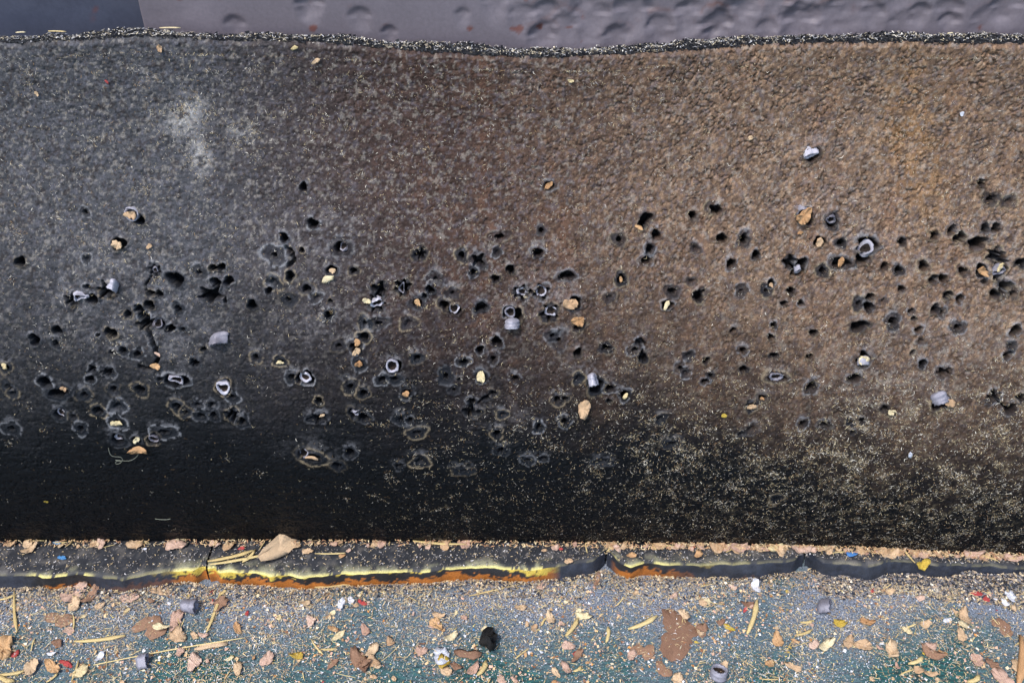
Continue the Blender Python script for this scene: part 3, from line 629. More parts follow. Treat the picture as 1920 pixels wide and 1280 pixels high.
def floor_stalk(px0, py0, px1, py1, label, wid=None, kind='stalk', mat=None, k=0, name='straw_stalk', cat='straw', z=0.0, group=None):
    a = plane_pt(px0, py0, z); b = plane_pt(px1, py1, z); c = (a + b) / 2; d = b - a; Ln = float(np.hypot(d[0], d[1]))
    o = link(name, lib(kind, mat or M_STRAW, k), label=label, cat=cat, group=group)
    o.location = (c[0], c[1], z + .0012); o.rotation_euler = (0, 0, math.atan2(d[1], d[0]))
    wv = (wid * PXM / (.1 if kind == 'stalk' else .024 if kind == 'stem' else .26)) if wid else Ln
    o.scale = (Ln, wv, wv); return o

# hand placed floor pieces -------------------------------------------------
fp = floor_obj
o = fp('leaf_scrap', 'leaf', M_TAN, 526, 1030, .019, .9, 'large pale tan leaf-like scrap leaning on the mat above straw', 'scrap', k=1, z=LEDGE_H, lift=.006, tilt=(.75, 0)); o.scale = (.021, .012, .016)
for a in ((392, 1054, 476, 1034, 'thick pale straw lying on the ledge below the leaf-like scrap', 7, LEDGE_H), (396, 1060, 520, 1036, 'long pale straw crossing the ledge under the leaf-like scrap', 6, LEDGE_H),
          (455, 1056, 480, 1032, 'short broad straw leaning across two longer straws on ledge', 6, LEDGE_H), (776, 1016, 872, 1022, 'golden straw lying flat along the foot of the mat', 5, LEDGE_H),
          (592, 1039, 648, 1038, 'thin pale straw on the ledge beside a pink flake', 3, LEDGE_H), (28, 1010, 84, 1015, 'thin bleached straw in the shadow gap under the mat', 3, LEDGE_H),
          (1098, 1016, 1101, 1038, 'thin bleached straw pointing away from the mat on ledge', 2, LEDGE_H)):
    floor_stalk(*a[:5], wid=a[5], z=a[6], k=len(_lib) % 4)
for a in ((592, 1103, 682, 1090, 'thick golden straw just under the rust stained ledge edge', 7), (675, 1120, 684, 1088, 'short straw crossing the end of a thick golden straw', 4),
          (690, 1108, 728, 1111, 'thin straw beside the red chip near ledge', 3), (28, 1112, 33, 1186, 'straw lying lengthwise away from the ledge, bent at its tip', 5),
          (142, 1204, 236, 1193, 'tapered golden straw alone on bare green floor', 7), (388, 1186, 414, 1112, 'long tapering straw beside the grooved lead slug', 6),
          (412, 1118, 436, 1091, 'frayed brown straw propped near the ledge break', 7), (0, 1126, 30, 1116, 'straw poking in below the blue rubber lip', 5),
          (0, 1268, 28, 1279, 'broad golden straw beside orange card', 8), (0, 1266, 48, 1259, 'golden straw resting beside a tan leaf-shaped flake', 6),
          (88, 1280, 110, 1262, 'short straw by the red-brown strip', 4), (134, 1280, 148, 1238, 'upright-lying thin straw beside cream flake', 3),
          (882, 1118, 1016, 1084, 'long thin straw reaching to the ledge', 4), (1178, 1181, 1232, 1156, 'pale split straw beside the big brown patch', 8),
          (1060, 1194, 1084, 1160, 'golden straw with bent tip on teal floor', 7), (1136, 1206, 1140, 1176, 'short double straw standing alone lengthwise', 6),
          (1400, 1190, 1419, 1126, 'long reddish gold straw near orange chip', 8), (1492, 1192, 1522, 1182, 'short gold straw near the yellow chip', 5),
          (1500, 1168, 1524, 1165, 'short pale straw behind the short gold straw', 5), (1702, 1246, 1730, 1233, 'thick pale straw below the dark red leaf', 7),
          (895, 1268, 912, 1240, 'thick cream straw below the black rubber chunk', 8), (584, 1200, 606, 1228, 'brown straw leaning to a cream one', 3),
          (602, 1218, 632, 1217, 'short cream straw on dusty floor', 4), (1026, 1158, 1015, 1174, 'short gold sliver beside tan splinter', 4), (1812, 1280, 1836, 1268, 'yellowish straw below the dark red-brown leaf', 8),
          (1655, 1106, 1672, 1094, 'thin pale straw beside the pink chip', 2), (1075, 1260, 1090, 1250, 'yellow straw touching pink flakes', 5)):
    floor_stalk(*a[:5], wid=a[5], k=len(_lib) % 4)
floor_stalk(183, 1247, 455, 1198, 'very long thin dry stem lying across the green floor', wid=2.2, kind='stem')
floor_stalk(1908, 1285, 1912, 1195, 'yellow wooden stick lying beside a broad pink scrap', wid=13, mat=M_ORANGE, name='wooden_stick', cat='stick')
floor_stalk(365, 1218, 426, 1208, 'flat tan strip of card beside the long dry stem', wid=12, kind='strip', mat=M_TAN, name='card_strip', cat='scrap')
floor_stalk(852, 1222, 902, 1228, 'rolled brown strip of card joining the black rubber chunk', wid=17, kind='strip', mat=M_BROWN, name='card_strip', cat='scrap')
floor_stalk(112, 1240, 136, 1252, 'dusky red strip beside cream flake', wid=9, kind='strip', mat=M_RED, name='card_strip', cat='scrap')
FL = [  # x y size(px radius) kind mat label
 (140, 1113, 26, 'leaf', M_PINK, 'long pinkish scrap under the rust stained ledge end'), (172, 1118, 18, 'leaf', M_BROWN, 'warm brown curled scrap against the ledge lip'),
 (140, 1136, 15, 'flake', M_TAN, 'tan torn scrap below the long pinkish scrap'), (300, 1108, 18, 'leaf', M_TAN, 'tan curled scrap at the tip of the rust edge'),
 (245, 1122, 16, 'flake', M_PINK, 'pale pink torn scrap beside the rust edge'), (112, 1162, 22, 'patch', M_BROWN, 'dull brown scrap with ragged corners on dusty floor'),
 (283, 1175, 30, 'patch', M_BROWN, 'big brown ragged card with a cream splinter on it'), (334, 1194, 18, 'flake', M_TAN, 'tan torn card next to the big brown card'),
 (330, 1165, 18, 'flake', M_PINK, 'pinkish scrap behind the tan torn card'), (8, 1218, 22, 'wad', M_ORANGE, 'furry orange card lump beside a red chip'),
 (60, 1252, 17, 'leaf', M_TAN, 'tan leaf-shaped flake near two straws'), (99, 1252, 16, 'leaf', M_ORANGE, 'orange-tan leaf-shaped flake beside the dusky red strip'),
 (153, 1259, 15, 'flake', M_CREAM, 'bright cream square flake on green floor'), (365, 1244, 17, 'flake', M_PINK, 'pinkish torn flake with star outline below flat tan strip'),
 (339, 1224, 10, 'flake', M_PINK, 'small pink flake above the star-shaped flake'), (447, 1255, 13, 'leaf', M_TAN, 'narrow tan flake with bright tip on pale floor'),
 (445, 1180, 11, 'leaf', M_ORANGE, 'orange-tan flake beside two pale rounded flakes'), (365, 1193, 8, 'flake', M_TAN, 'small round tan flake, darker of a pair'), (381, 1192, 8, 'flake', M_PINK, 'small round pinkish flake, paler of a pair'),
 (415, 1135, 16, 'leaf', M_BROWN, 'brown furry scrap between grooved slug and frayed straw'), (108, 1207, 11, 'flake', M_BROWN, 'reddish brown small scrap below dull brown scrap'),
 (583, 1165, 12, 'flake', M_PINK, 'dusty pink ragged flake on grey floor'), (502, 1237, 15, 'flake', M_PINK, 'pale pink ragged flake on grey green floor'),
 (557, 1231, 11, 'leaf', M_YELL, 'yellow leaf-shaped chip standing on grey floor'), (625, 1245, 9, 'leaf', M_BROWN, 'brown triangular chip on teal floor'),
 (635, 1192, 12, 'chip', M_CREAM, 'cream folded chip with bluish shade'), (625, 1180, 9, 'flake', M_ORANGE, 'orange-tan flake above the cream folded chip'), (685, 1183, 11, 'flake', M_PINK, 'round pink flake on dusty floor'),
 (675, 1238, 22, 'leaf', M_BROWN, 'tall curled brown bark-like piece'), (698, 1222, 14, 'leaf', M_TAN, 'tan rounded flake behind the curled brown piece'), (700, 1242, 13, 'flake', M_TAN, 'tan ragged flake touching the curled brown piece'), (684, 1250, 12, 'wad', M_BROWN, 'dark brown crumpled bit inside the curled brown piece'),
 (818, 1173, 13, 'wad', M_ORANGE, 'orange-tan cupped wad on grey floor'), (822, 1155, 10, 'flake', M_TAN, 'tan flake above the orange-tan cupped wad'), (845, 1196, 12, 'leaf', M_CREAM, 'pale folded scrap near the black rubber chunk'),
 (828, 1232, 20, 'flake', M_WHITE, 'crumpled pale wrapper with bluish tint'), (832, 1243, 15, 'leaf', M_YELL, 'yellow curved rind under the crumpled pale wrapper'), (790, 1222, 11, 'flake', M_PINK, 'pink flake against the crumpled pale wrapper'),
 (836, 1259, 12, 'leaf', M_TAN, 'tan pointed flake below the yellow rind'), (855, 1251, 10, 'leaf', M_BROWN, 'brown oval flake below the yellow rind'), (888, 1256, 12, 'leaf', M_PINK, 'pinkish brown flake beside the thick cream straw'), (908, 1180, 8, 'chip', M_CREAM, 'cream chip resting against the black rubber chunk'), (940, 1275, 10, 'flake', M_PINK, 'pink flake below the thick cream straw'),
 (1270, 1190, 46, 'patch', M_BROWN, 'broad flat red-brown patch of card, largest on floor'), (1315, 1182, 14, 'flake', M_BROWN, 'red-brown corner piece beside the broad patch'), (1282, 1158, 12, 'flake', M_TAN, 'tan flake on top edge of the broad brown patch'),
 (1208, 1222, 20, 'patch', M_BROWN, 'red-brown oval flake below the broad patch'), (1184, 1230, 11, 'flake', M_PINK, 'pinkish flake joined to the red-brown oval flake'), (1243, 1257, 16, 'patch', M_BROWN, 'grey-brown oval flake near the standing slug'),
 (1270, 1277, 14, 'flake', M_TAN, 'tan flake next to the standing slug'), (1065, 1212, 12, 'flake', M_PINK, 'pale pink flake above a red chip'), (1062, 1255, 11, 'leaf', M_PINK, 'pinkish leaf flake touching yellow straw'), (1042, 1262, 9, 'leaf', M_TAN, 'tan oval flake beside a pinkish leaf flake'),
 (1015, 1098, 15, 'flake', M_PINK, 'greyish pink round flake under the ledge'), (1066, 1053, 8, 'flake', M_TAN, 'round tan flake stuck on the yellow rim'), (1032, 1162, 13, 'leaf', M_TAN, 'tan splinter-shaped flake on blue-grey floor'), (1323, 1127, 11, 'chip', M_CREAM, 'pale oval flake on blue-grey floor'),
 (1095, 1157, 13, 'leaf', M_CREAM, 'cream torn tag near golden straw'), (1458, 1202, 14, 'flake', M_ORANGE, 'orange furry flake with pale rim'), (1590, 1205, 14, 'leaf', M_TAN, 'long tan flake beside grey green flake'), (1548, 1212, 15, 'leaf', M_CREAM, 'grey green oval flake'),
 (1618, 1212, 16, 'leaf', M_TAN, 'tan broad flake in a row of three'), (1672, 1223, 16, 'wad', M_TAN, 'tan spiky wad on teal floor'), (1742, 1214, 13, 'flake', M_PINK, 'pink flake above the dark red leaf'), (1745, 1226, 17, 'leaf', M_BROWN, 'dark red-brown leaf beside an orange bit'), (1766, 1226, 8, 'flake', M_ORANGE, 'orange end bit beside dark red-brown leaf'),
 (1880, 1176, 20, 'patch', M_BROWN, 'dark red scrap with pale border'), (1806, 1172, 12, 'leaf', M_CREAM, 'bright cream folded chip under tan flake'), (1805, 1163, 15, 'leaf', M_TAN, 'tan flake lying over bright cream chip'), (1803, 1192, 13, 'flake', M_TAN, 'tan ragged flake with orange edge'),
 (1668, 1110, 10, 'flake', M_TAN, 'tan folded flake next to the pink chip'), (1700, 1183, 9, 'flake', M_CREAM, 'cream flake on blue-grey dust'), (1626, 1168, 11, 'wad', M_ORANGE, 'orange-brown wad near long tan flake'), (1485, 1252, 12, 'leaf', M_TAN, 'tan bent splinter on teal floor'), (1880, 1275, 22, 'flake', M_PINK, 'broad pink scrap lying below the dusty pile by yellow stick'), (1905, 1250, 14, 'flake', M_TAN, 'tan scrap beside the yellow stick'),
 (1830, 1240, 14, 'flake', M_PINK, 'pinkish scrap in a dusty pile near yellow stick'), (1860, 1246, 12, 'flake', M_BROWN, 'red-brown scrap in a dusty pile near yellow stick'), (1893, 1120, 13, 'flake', M_WHITE, 'white ragged chip beside orange-red chips'), (1884, 1132, 9, 'flake', M_WHITE, 'bluish white chip under the white ragged chip'), (1417, 1102, 12, 'wad', M_WHITE, 'white fluffy lump on dusty floor'),
 (640, 1133, 10, 'wad', M_WHITE, 'bluish white crumpled paper near the red chip'), (658, 1127, 8, 'wad', M_WHITE, 'white crumpled paper against the red chip'), (679, 1130, 9, 'chip', M_RED, 'bright red chip beside crumpled white paper'), (668, 1135, 6, 'chip', M_TAN, 'tan bit between white paper and the red chip'),
 (1830, 1113, 11, 'chip', M_RED, 'orange-red chip, larger of two by white ragged chip'), (1848, 1122, 9, 'chip', M_RED, 'orange-red chip, smaller of two by white ragged chip'), (1636, 1108, 6, 'chip', M_RED, 'pink chip at the end of a thin straw'), (1080, 1227, 7, 'chip', M_RED, 'dull red chip below pale pink flake'), (1397, 1144, 6, 'chip', M_RED, 'orange chip beside long reddish gold straw'), (29, 1226, 10, 'chip', M_RED, 'red chip beside furry orange lump'),
 (1573, 1170, 12, 'leaf', M_YELL, 'bright yellow long chip on teal floor'), (1367, 1178, 9, 'leaf', M_YELL, 'yellow curled chip near the broad brown patch'), (1776, 1163, 8, 'chip', M_WHITE, 'lilac white chip on blue-grey dust'), (990, 1164, 6, 'chip', M_WHITE, 'white triangular chip on dusty floor'), (1015, 1223, 4, 'chip', M_WHITE, 'tiny white round chip on teal floor near pink flakes'),
 (305, 1182, 12, 'leaf', M_CREAM, 'long cream splinter lying on the big brown card'), (188, 1233, 9, 'leaf', M_WHITE, 'white splinter above the long dry stem'), (99, 1226, 7, 'leaf', M_WHITE, 'white sliver on green floor'), (333, 1092, 5, 'chip', M_RED, 'crimson chip at end of straw by ledge break'), (196, 1098, 9, 'leaf', M_RED, 'pale red sliver lying under the rust edge'), (397, 1112, 7, 'chip', M_RED, 'brick red chip next to long tapering straw'),
]
for i, (x, y, s, kd, m, lb) in enumerate(FL):
    nm = {'leaf': 'leaf_scrap', 'patch': 'card_scrap', 'flake': 'paper_scrap', 'wad': 'paper_wad', 'chip': 'chip'}[kd]
    over = 'lying over' in lb or 'lying on the big' in lb or 'on top edge' in lb
    zl = LEDGE_H if 'yellow rim' in lb else 0
    o = fp(nm, kd, m, x, y, s * PXM * (.8 if kd != 'wad' else .8), RS.uniform(0, 6.28), lb, 'chip' if kd == 'chip' else 'scrap', k=20 + i, lift=.0012 + (.004 if over else 0), tilt=(RS.uniform(-.12, .12), RS.uniform(-.12, .12)), z=zl)
    if kd == 'patch': o.scale.z *= .3; o.rotation_euler = (.02, 0, o.rotation_euler.z)
LE = [(35, 1031, 12, 'strip', M_TAN), ]
fp('card_strip', 'leaf', M_TAN, 57, 1032, .006, .9, 'tan tubular bit of card on the ledge top', 'scrap', k=91, z=LEDGE_H, lift=.001)
for (x, y, s, kd, m, lb) in ((117, 1047, 7, 'leaf', M_BLUE, 'pale blue chip on the ledge top'), (108, 1019, 6, 'leaf', M_BLUE, 'bright blue sliver at the foot of the mat'), (272, 1030, 3.5, 'chip', M_WHITE, 'white chip alone on the ledge top'),
        (454, 1028, 6, 'chip', M_RED, 'orange-red chip beside straws on the ledge'), (577, 1035, 9, 'leaf', M_TAN, 'tan round flake on ledge, joined to a straw'), (654, 1033, 5, 'flake', M_PINK, 'pink flake on ledge at end of thin straw'), (642, 1043, 6, 'leaf', M_ORANGE, 'orange-tan sliver on ledge below pink flake'),
        (1020, 1033, 5, 'flake', M_TAN, 'round pale flake on the ledge next to a dark red chip'), (1052, 1030, 4, 'chip', M_RED, 'dark red chip on the ledge beside round pale flake'), (1183, 1043, 8, 'leaf', M_ORANGE, 'orange-tan flake on the ledge beside the break'), (1309, 1041, 9, 'flake', M_ORANGE, 'orange-tan ragged flake on the ledge below the leaf pile'),
        (1298, 1025, 6, 'chip', M_RED, 'red chip tucked in the leaf pile on ledge'), (1596, 1041, 8, 'leaf', M_BLUE, 'light blue sliver on the ledge top'), (1730, 1061, 12, 'wad', M_YELL, 'yellow-sided block wedged in the ledge front'), (1452, 1026, 13, 'wad', M_CREAM, 'grey-white rounded lump at the foot of the mat'),
        (1497, 1024, 20, 'wad', M_PINK, 'large pinkish wad lying at the foot of the mat'), (1345, 1020, 20, 'wad', M_TAN, 'large tan leaf pile piece at the foot of the mat'), (1385, 1025, 18, 'flake', M_PINK, 'pinkish torn scrap beside the large tan leaf piece'), (1235, 1022, 15, 'flake', M_TAN, 'tan and cream scrap at the foot of the mat'), (1554, 1028, 11, 'wad', M_TAN, 'tan squarish wad at foot of mat'),
        (1820, 1038, 16, 'wad', M_PINK, 'pink wad in the crease with straw around'), (1900, 1048, 14, 'flake', M_PINK, 'dusky pink scrap in the crease above bare dusty floor'), (1670, 1040, 14, 'flake', M_TAN, 'tan torn scrap in the crease near yellow-sided block'), (1145, 1022, 13, 'flake', M_TAN, 'tan crumpled scrap above the ledge break'), (870, 1020, 13, 'flake', M_PINK, 'pink crumpled scrap at the end of golden straw'), (330, 1023, 18, 'flake', M_PINK, 'pinkish long scrap in the crease beside small pale wad'), (402, 1018, 6, 'wad', M_TAN, 'small pale wad standing at foot of mat'),
        (255, 1023, 14, 'flake', M_TAN, 'tan long scrap in the crease beside a blue-grey bit')):
    fp({'wad': 'paper_wad', 'chip': 'chip'}.get(kd, 'paper_scrap'), kd, m, x, y, s * PXM * .85, RS.uniform(-.4, .4), lb, 'scrap', k=120 + int(x), z=LEDGE_H, lift=.0012, tilt=(RS.uniform(0, .3), 0))

# many small look-alikes -----------------------------------------------------
def scatter(n, name, kind, mat, smin, smax, label, cat, group, seed, bias=1.0, crease=False):
    r = np.random.RandomState(seed)
    for q in range(n):
        x = r.uniform(-.60, .60)
        if crease:
            x = r.choice([r.uniform(-.55, .55), r.uniform(.1, .55)]); y = Yb(x) - .002 - .006 * r.rand(); z = LEDGE_H
        else:
            f = r.rand() ** bias; yb = Yl(x) - .009; y = yb + (-.31 - yb) * f; z = 0
        s = smin + (smax - smin) * r.rand() ** 2
        o = link(name, lib(kind, mat, q % 7), label=label, cat=cat, group=group)
        o.location = (x, y, z + .0009 + .0008 * r.rand()); o.rotation_euler = (r.uniform(-.25, .25) + (.5 * r.rand() if crease else 0), r.uniform(-.25, .25), r.uniform(0, 6.28))
        o.scale = (s * (1 if kind in ('stalk', 'stem') else r.uniform(.75, 1.2)), s, s)
scatter(90, 'paper_scrap', 'flake', M_TAN, .0018, .0056, 'very small tan paper flake loose on the green floor', 'scrap', 'small tan flakes on the floor', 61)
scatter(80, 'paper_scrap', 'flake', M_PINK, .0018, .0056, 'very small pinkish paper flake loose on the green floor', 'scrap', 'small pinkish flakes on the floor', 62)
scatter(45, 'card_scrap', 'leaf', M_BROWN, .0018, .006, 'very small brown card flake loose on the green floor', 'scrap', 'small brown flakes on the floor', 63)
scatter(34, 'card_scrap', 'leaf', M_ORANGE, .0016, .0048, 'very small orange-tan card flake loose on the green floor', 'scrap', 'small orange flakes on the floor', 64)
scatter(60, 'chip', 'chip', M_CREAM, .0013, .0038, 'very small cream chip loose on the green floor', 'chip', 'small cream chips on the floor', 65)
scatter(70, 'chip', 'chip', M_WHITE, .001, .0028, 'very small white chip loose on the green floor', 'chip', 'small white chips on the floor', 66)
scatter(26, 'chip', 'chip', M_YELL, .001, .0026, 'very small yellow chip loose on the green floor', 'chip', 'small yellow chips on the floor', 67)
scatter(16, 'chip', 'chip', M_RED, .001, .0026, 'very small red chip loose on the green floor', 'chip', 'small red chips on the floor', 68)
scatter(10, 'chip', 'chip', M_BLUE, .001, .0024, 'very small blue chip loose on the green floor', 'chip', 'small blue chips on the floor', 69)
scatter(150, 'straw_bit', 'stalk', M_STRAW, .006, .018, 'very short bit of straw loose on the green floor', 'straw', 'short straw bits on the floor', 70)
scatter(60, 'dry_straw', 'stem', M_STRAW, .012, .035, 'hair-thin dry straw stem loose on the green floor', 'straw', 'thin straw stems on the floor', 71)
scatter(75, 'paper_scrap', 'flake', M_TAN, .0022, .006, 'small tan flake caught in the crease between mat and ledge', 'scrap', 'tan flakes in the crease', 72, crease=True)
scatter(60, 'paper_scrap', 'flake', M_PINK, .0022, .0055, 'small pinkish flake caught in the crease between mat and ledge', 'scrap', 'pinkish flakes in the crease', 73, crease=True)
scatter(30, 'straw_bit', 'stalk', M_STRAW, .006, .018, 'short straw bit caught in the crease between mat and ledge', 'straw', 'straw bits in the crease', 74, crease=True)

# ------------------------------------------------------------------ lead slugs
def slug_mesh(seed, R=1.0, H=1.5, squash=1.0, fold=0.0, dent=.08, bend=0.0, wall=.24, arc=1.0, deep=.8, grooves=True, mat=None):
    """hollow-based grooved slug, mouth up (+Z), crushed as asked; arc < 1 leaves a torn sector of the skirt low"""
    r = np.random.RandomState(seed); nc = 28; prof = []
    for k in range(12):                                                   # outside, nose to mouth
        f = k / 11; rr = R * math.sqrt(max(0, 1 - (1 - min(1, f / .45)) ** 2)) if f < .45 else R
        if grooves and f > .5: rr *= 1 - .07 * (math.sin((f - .5) * 2 * 3.14 * 3) > .35)
        prof.append((max(.02, rr), -H + H * f))
    prof.append((R * .97, .05)); prof.append((R * (1 - wall * .5), .09)); prof.append((R * (1 - wall), .03))
    for k in range(1, 6): prof.append((R * (1 - wall) * (1 - .12 * k) * (1 if k < 5 else .05), -H * deep * min(1, k / 4.0)))
    V = []
    for (rr, z) in prof:
        for c in range(nc):
            a = c / nc * 6.2832
            lob = 1 + dent * (math.sin(2 * a + seed) + .7 * math.sin(3 * a + seed * 2.1) + .4 * math.sin(5 * a + seed))
            x = rr * math.cos(a) * lob; y = rr * math.sin(a) * lob; zz = z
            top = max(0, (z + H) / H)
            if arc < 1: zz -= H * .75 * top ** 2 * sstep(arc - .12, arc + .12, abs(((a / 6.2832 + .5) % 1) - .5) * 2)
            y = y * squash; y += fold * R * top * math.cos(1.57 * max(-1, min(1, x / R))) 
            wq = .11 * math.sin(3.1 * x + seed) * math.cos(2.3 * zz + seed * 1.7); x += wq; y += .11 * math.sin(2.7 * y + zz * 2 + seed * 2.3); x += bend * zz * zz; x += .03 * r.randn(); y += .03 * r.randn(); zz += .06 * R * r.randn() * top
            V.append((x, y, float(zz)))
    Fc = []; n = len(prof)
    for k in range(n - 1):
        for c in range(nc): Fc.append((k * nc + c, k * nc + (c + 1) % nc, (k + 1) * nc + (c + 1) % nc, (k + 1) * nc + c))
    Fc += [tuple(range(nc))[::-1], tuple(range((n - 1) * nc, n * nc))]
    me = bpy.data.meshes.new('slug'); me.from_pydata(V, [], Fc); me.update()
    for p in me.polygons: p.use_smooth = True
    me.materials.append(mat or M_LEAD); me.materials.append(M_FOUL)
    for q, p in enumerate(me.polygons):
        if 15 * nc <= q < (n - 1) * nc or q == len(me.polygons) - 1: p.material_index = 1
    return me
def on_mat(name, me, px, py, size, label, cat, out=0.0, tilt=(0, 0), spin=0.0, group=None):
    p = mat_pt(px, py); L0 = float(lean(p[2])); nrm = Vector((0, -math.cos(L0), math.sin(L0)))
    up = Vector((0, math.sin(L0), math.cos(L0))); R3 = Matrix((Vector((1, 0, 0)), up, nrm)).transposed()
    rot = R3 @ Euler((tilt[0], tilt[1], 0)).to_matrix() @ Matrix.Rotation(spin, 3, 'Z')
    o = link(name, me, label=label, cat=cat, group=group)
    o.matrix_world = Matrix.Translation(Vector(p) + nrm * out) @ rot.to_4x4() @ Matrix.Scale(size, 4)
    return o
PM = .00049
SL = [ # px py radius(px) out(mm) tilt spin kwargs label
 (248, 401, 13, 2.5, (.1, .1), 0, dict(dent=.03), 'lead slug with its mouth outward, filled by a tan wad'),
 (154, 560, 15, 3, (.5, .4), .4, dict(squash=.45, fold=.6, dent=.15), 'twisted folded lead slug in a ragged tear'),
 (212, 541, 14, 4, (.9, -.9), .9, dict(squash=.6, bend=.25), 'bent lead slug sticking out of a tear beside twisted slug'),
 (291, 507, 7, 1, (.2, .2), .8, dict(squash=.8, arc=.5), 'tiny bright square lead rim in a star tear'),
 (410, 643, 16, 4, (1.1, .5), .5, dict(squash=.55, fold=.9, dent=.26, bend=.2), 'two-lobed folded grey lead slug lying proud of the mat'),
 (332, 713, 14, 2, (.3, .2), -.5, dict(squash=.5, fold=.35), 'crushed oval lead slug with pinched mouth'),
 (419, 724, 13, 2.5, (.15, .1), 0, dict(dent=.1, fold=-.25), 'lead slug with heart-shaped mouth'),
 (574, 708, 11, 1.5, (0, .35), 0, dict(arc=.6, wall=.34), 'bright crescent lead rim beside a tan wadded hole'),
 (735, 685, 13, 3, (.1, 0), 0, dict(dent=.015, wall=.26), 'perfectly round lead slug with rusty brown hollow'),
 (640, 463, 9, -.5, (0, -.5), -1.5, dict(arc=.4, squash=.8), 'thin white crescent of lead deep in a haloed hole'),
 (755, 541, 11, 0, (0, 0), 1.5, dict(squash=.45, fold=.3, wall=.18), 'V-shaped lead rim in a star tear'),
 (708, 568, 12, 1, (.4, .4), .2, dict(squash=.7, dent=.18), 'bluish lead fragment in the largest ragged tear below straw knot'),
 (853, 577, 10, 0, (-.4, .3), 0, dict(arc=.5, wall=.2), 'arched lead rim filling one of twin touching holes'),
 (960, 611, 15, 5, (1.45, .1), .1, dict(dent=.04, H=1.3), 'bright grooved lead slug lying on its side at a hole'),
 (957, 585, 11, 1, (.2, 0), 0, dict(dent=.1, mat='d'), 'dark lead cup just above the bright grooved slug'),
 (977, 548, 10, 0, (0, -.4), 2.5, dict(arc=.45, wall=.3), 'lead crescent in the smaller of two spiky tears'),
 (1014, 547, 10, .3, (.3, 0), -1.6, dict(arc=.6, wall=.2), 'U-shaped lead rim in the larger of two spiky tears'),
 (1036, 584, 10, .5, (0, .4), 0, dict(arc=.45, wall=.25), 'C-shaped lead rim in a wide tear below spiky tears'),
 (1113, 718, 17, 5, (1.1, .5), -.7, dict(squash=.7, dent=.16), 'large bright crushed lead slug above a tan leaf scrap'),
 (1505, 401, 13, 2, (.5, 0), 0, dict(dent=.05), 'lead slug capped by a round golden tan wad'),
 (1558, 412, 11, 1, (.5, .1), 0, dict(squash=.8, dent=.12, mat='d'), 'dark lead cup with wavy bright lip'),
 (1625, 461, 15, 2.5, (-.7, .1), 0, dict(arc=.62, wall=.3, dent=.06), 'big arched lead slug half buried over a dark hollow'),
 (1495, 508, 9, 2, (.9, .3), 1.3, dict(squash=.55), 'bright narrow lead sliver below two joined holes'),
 (1873, 508, 12, 2, (.4, .1), .3, dict(squash=.75, dent=.12, mat='d'), 'grey lead slug under a tan bit in a torn cluster'),
 (1455, 706, 13, 1.2, (.3, .1), 0, dict(squash=.65, dent=.08, mat='d'), 'oval dull lead cup with frayed pale halo'),
 (1617, 682, 12, 2, (1.2, 0), 0, dict(squash=.7, bend=.2), 'pointed grey lead slug hanging below a tan wad'),
 (1764, 752, 17, 4, (1.0, .7), .8, dict(squash=.65, dent=.08, mat='d'), 'oval grey lead slug standing proud on dusty rubber beside a tan flake'),
 (669, 774, 11, 1, (.4, .5), .6, dict(squash=.45, arc=.7), 'twisted lead strip inside a large double crater'),
 (569, 850, 11, .5, (-.3, 0), 0, dict(arc=.55, wall=.2), 'lead rim beside a tan tube in a double hole'),
 (225, 821, 10, .5, (0, .4), .2, dict(arc=.4, wall=.4), 'bright lead crescent low on the mat near tangled thread'),
 (289, 823, 11, 1, (.2, .1), -.6, dict(squash=.6, wall=.2, mat='d'), 'oval dull lead rim beside a bright tan leaf flake'),
 (1519, 291, 13, 2, (.8, .3), .7, dict(squash=.6, dent=.15), 'bright lead fragment alone high on the brown rubber'),
 (294, 604, 12, 1, (-.6, .1), 0, dict(arc=.6, wall=.25, mat='d'), 'dark arched lead cap above the long crack'),
 (114, 775, 8, 0, (0, .3), 0, dict(arc=.45), 'small lead crescent in a dark oval hole')]
for i, (x, y, r_, out, ti, spn, kw, lb) in enumerate(SL):
    kw = dict(kw); m = M_DLEAD if kw.pop('mat', None) else M_LEAD
    on_mat('lead_slug', slug_mesh(i + 3, mat=m, **kw), x, y, r_ * PM * .88, lb, 'bullet', out=out * .001 - .001, tilt=ti, spin=spn)
for (x, y, s, ti, rz, kw, lb, lift) in (
    (368, 1140, 13, (1.57, 0), 1.5, dict(dent=.02, H=2.2), 'dark grooved lead slug lying on its side on the floor', .0062),
    (277, 1240, 13, (1.4, 0), 1.7, dict(squash=.6, dent=.16, fold=.3), 'crushed dark lead slug beside the long dry stem', .0052),
    (1555, 1140, 16, (1.2, .2), 1.2, dict(squash=.45, dent=.12, fold=.4), 'folded grey lead slug on the dusty floor', .0062),
    (1348, 1260, 14, (-.25, .1), 0, dict(dent=.03, H=1.6), 'lead slug standing on the floor with open mouth up', .0105)):
    p = plane_pt(x, y, lift * .5); o = link('lead_slug', slug_mesh(int(x), mat=M_DLEAD, **kw), label=lb, cat='bullet')
    o.location = (p[0], p[1], lift); o.rotation_euler = (ti[0], ti[1], rz); o.scale = (s * PXM * .95,) * 3
p = plane_pt(915, 1206, .004); o = link('rubber_chunk', flake_mesh(77, 20, .3, 1.0, .5, .9, .45), M_BLACK, label='black rubber chunk lying on the floor', cat='chunk')
o.location = (p[0], p[1], .009); o.rotation_euler = (.5, .3, 2.0); o.scale = (.0115, .0085, .0085)

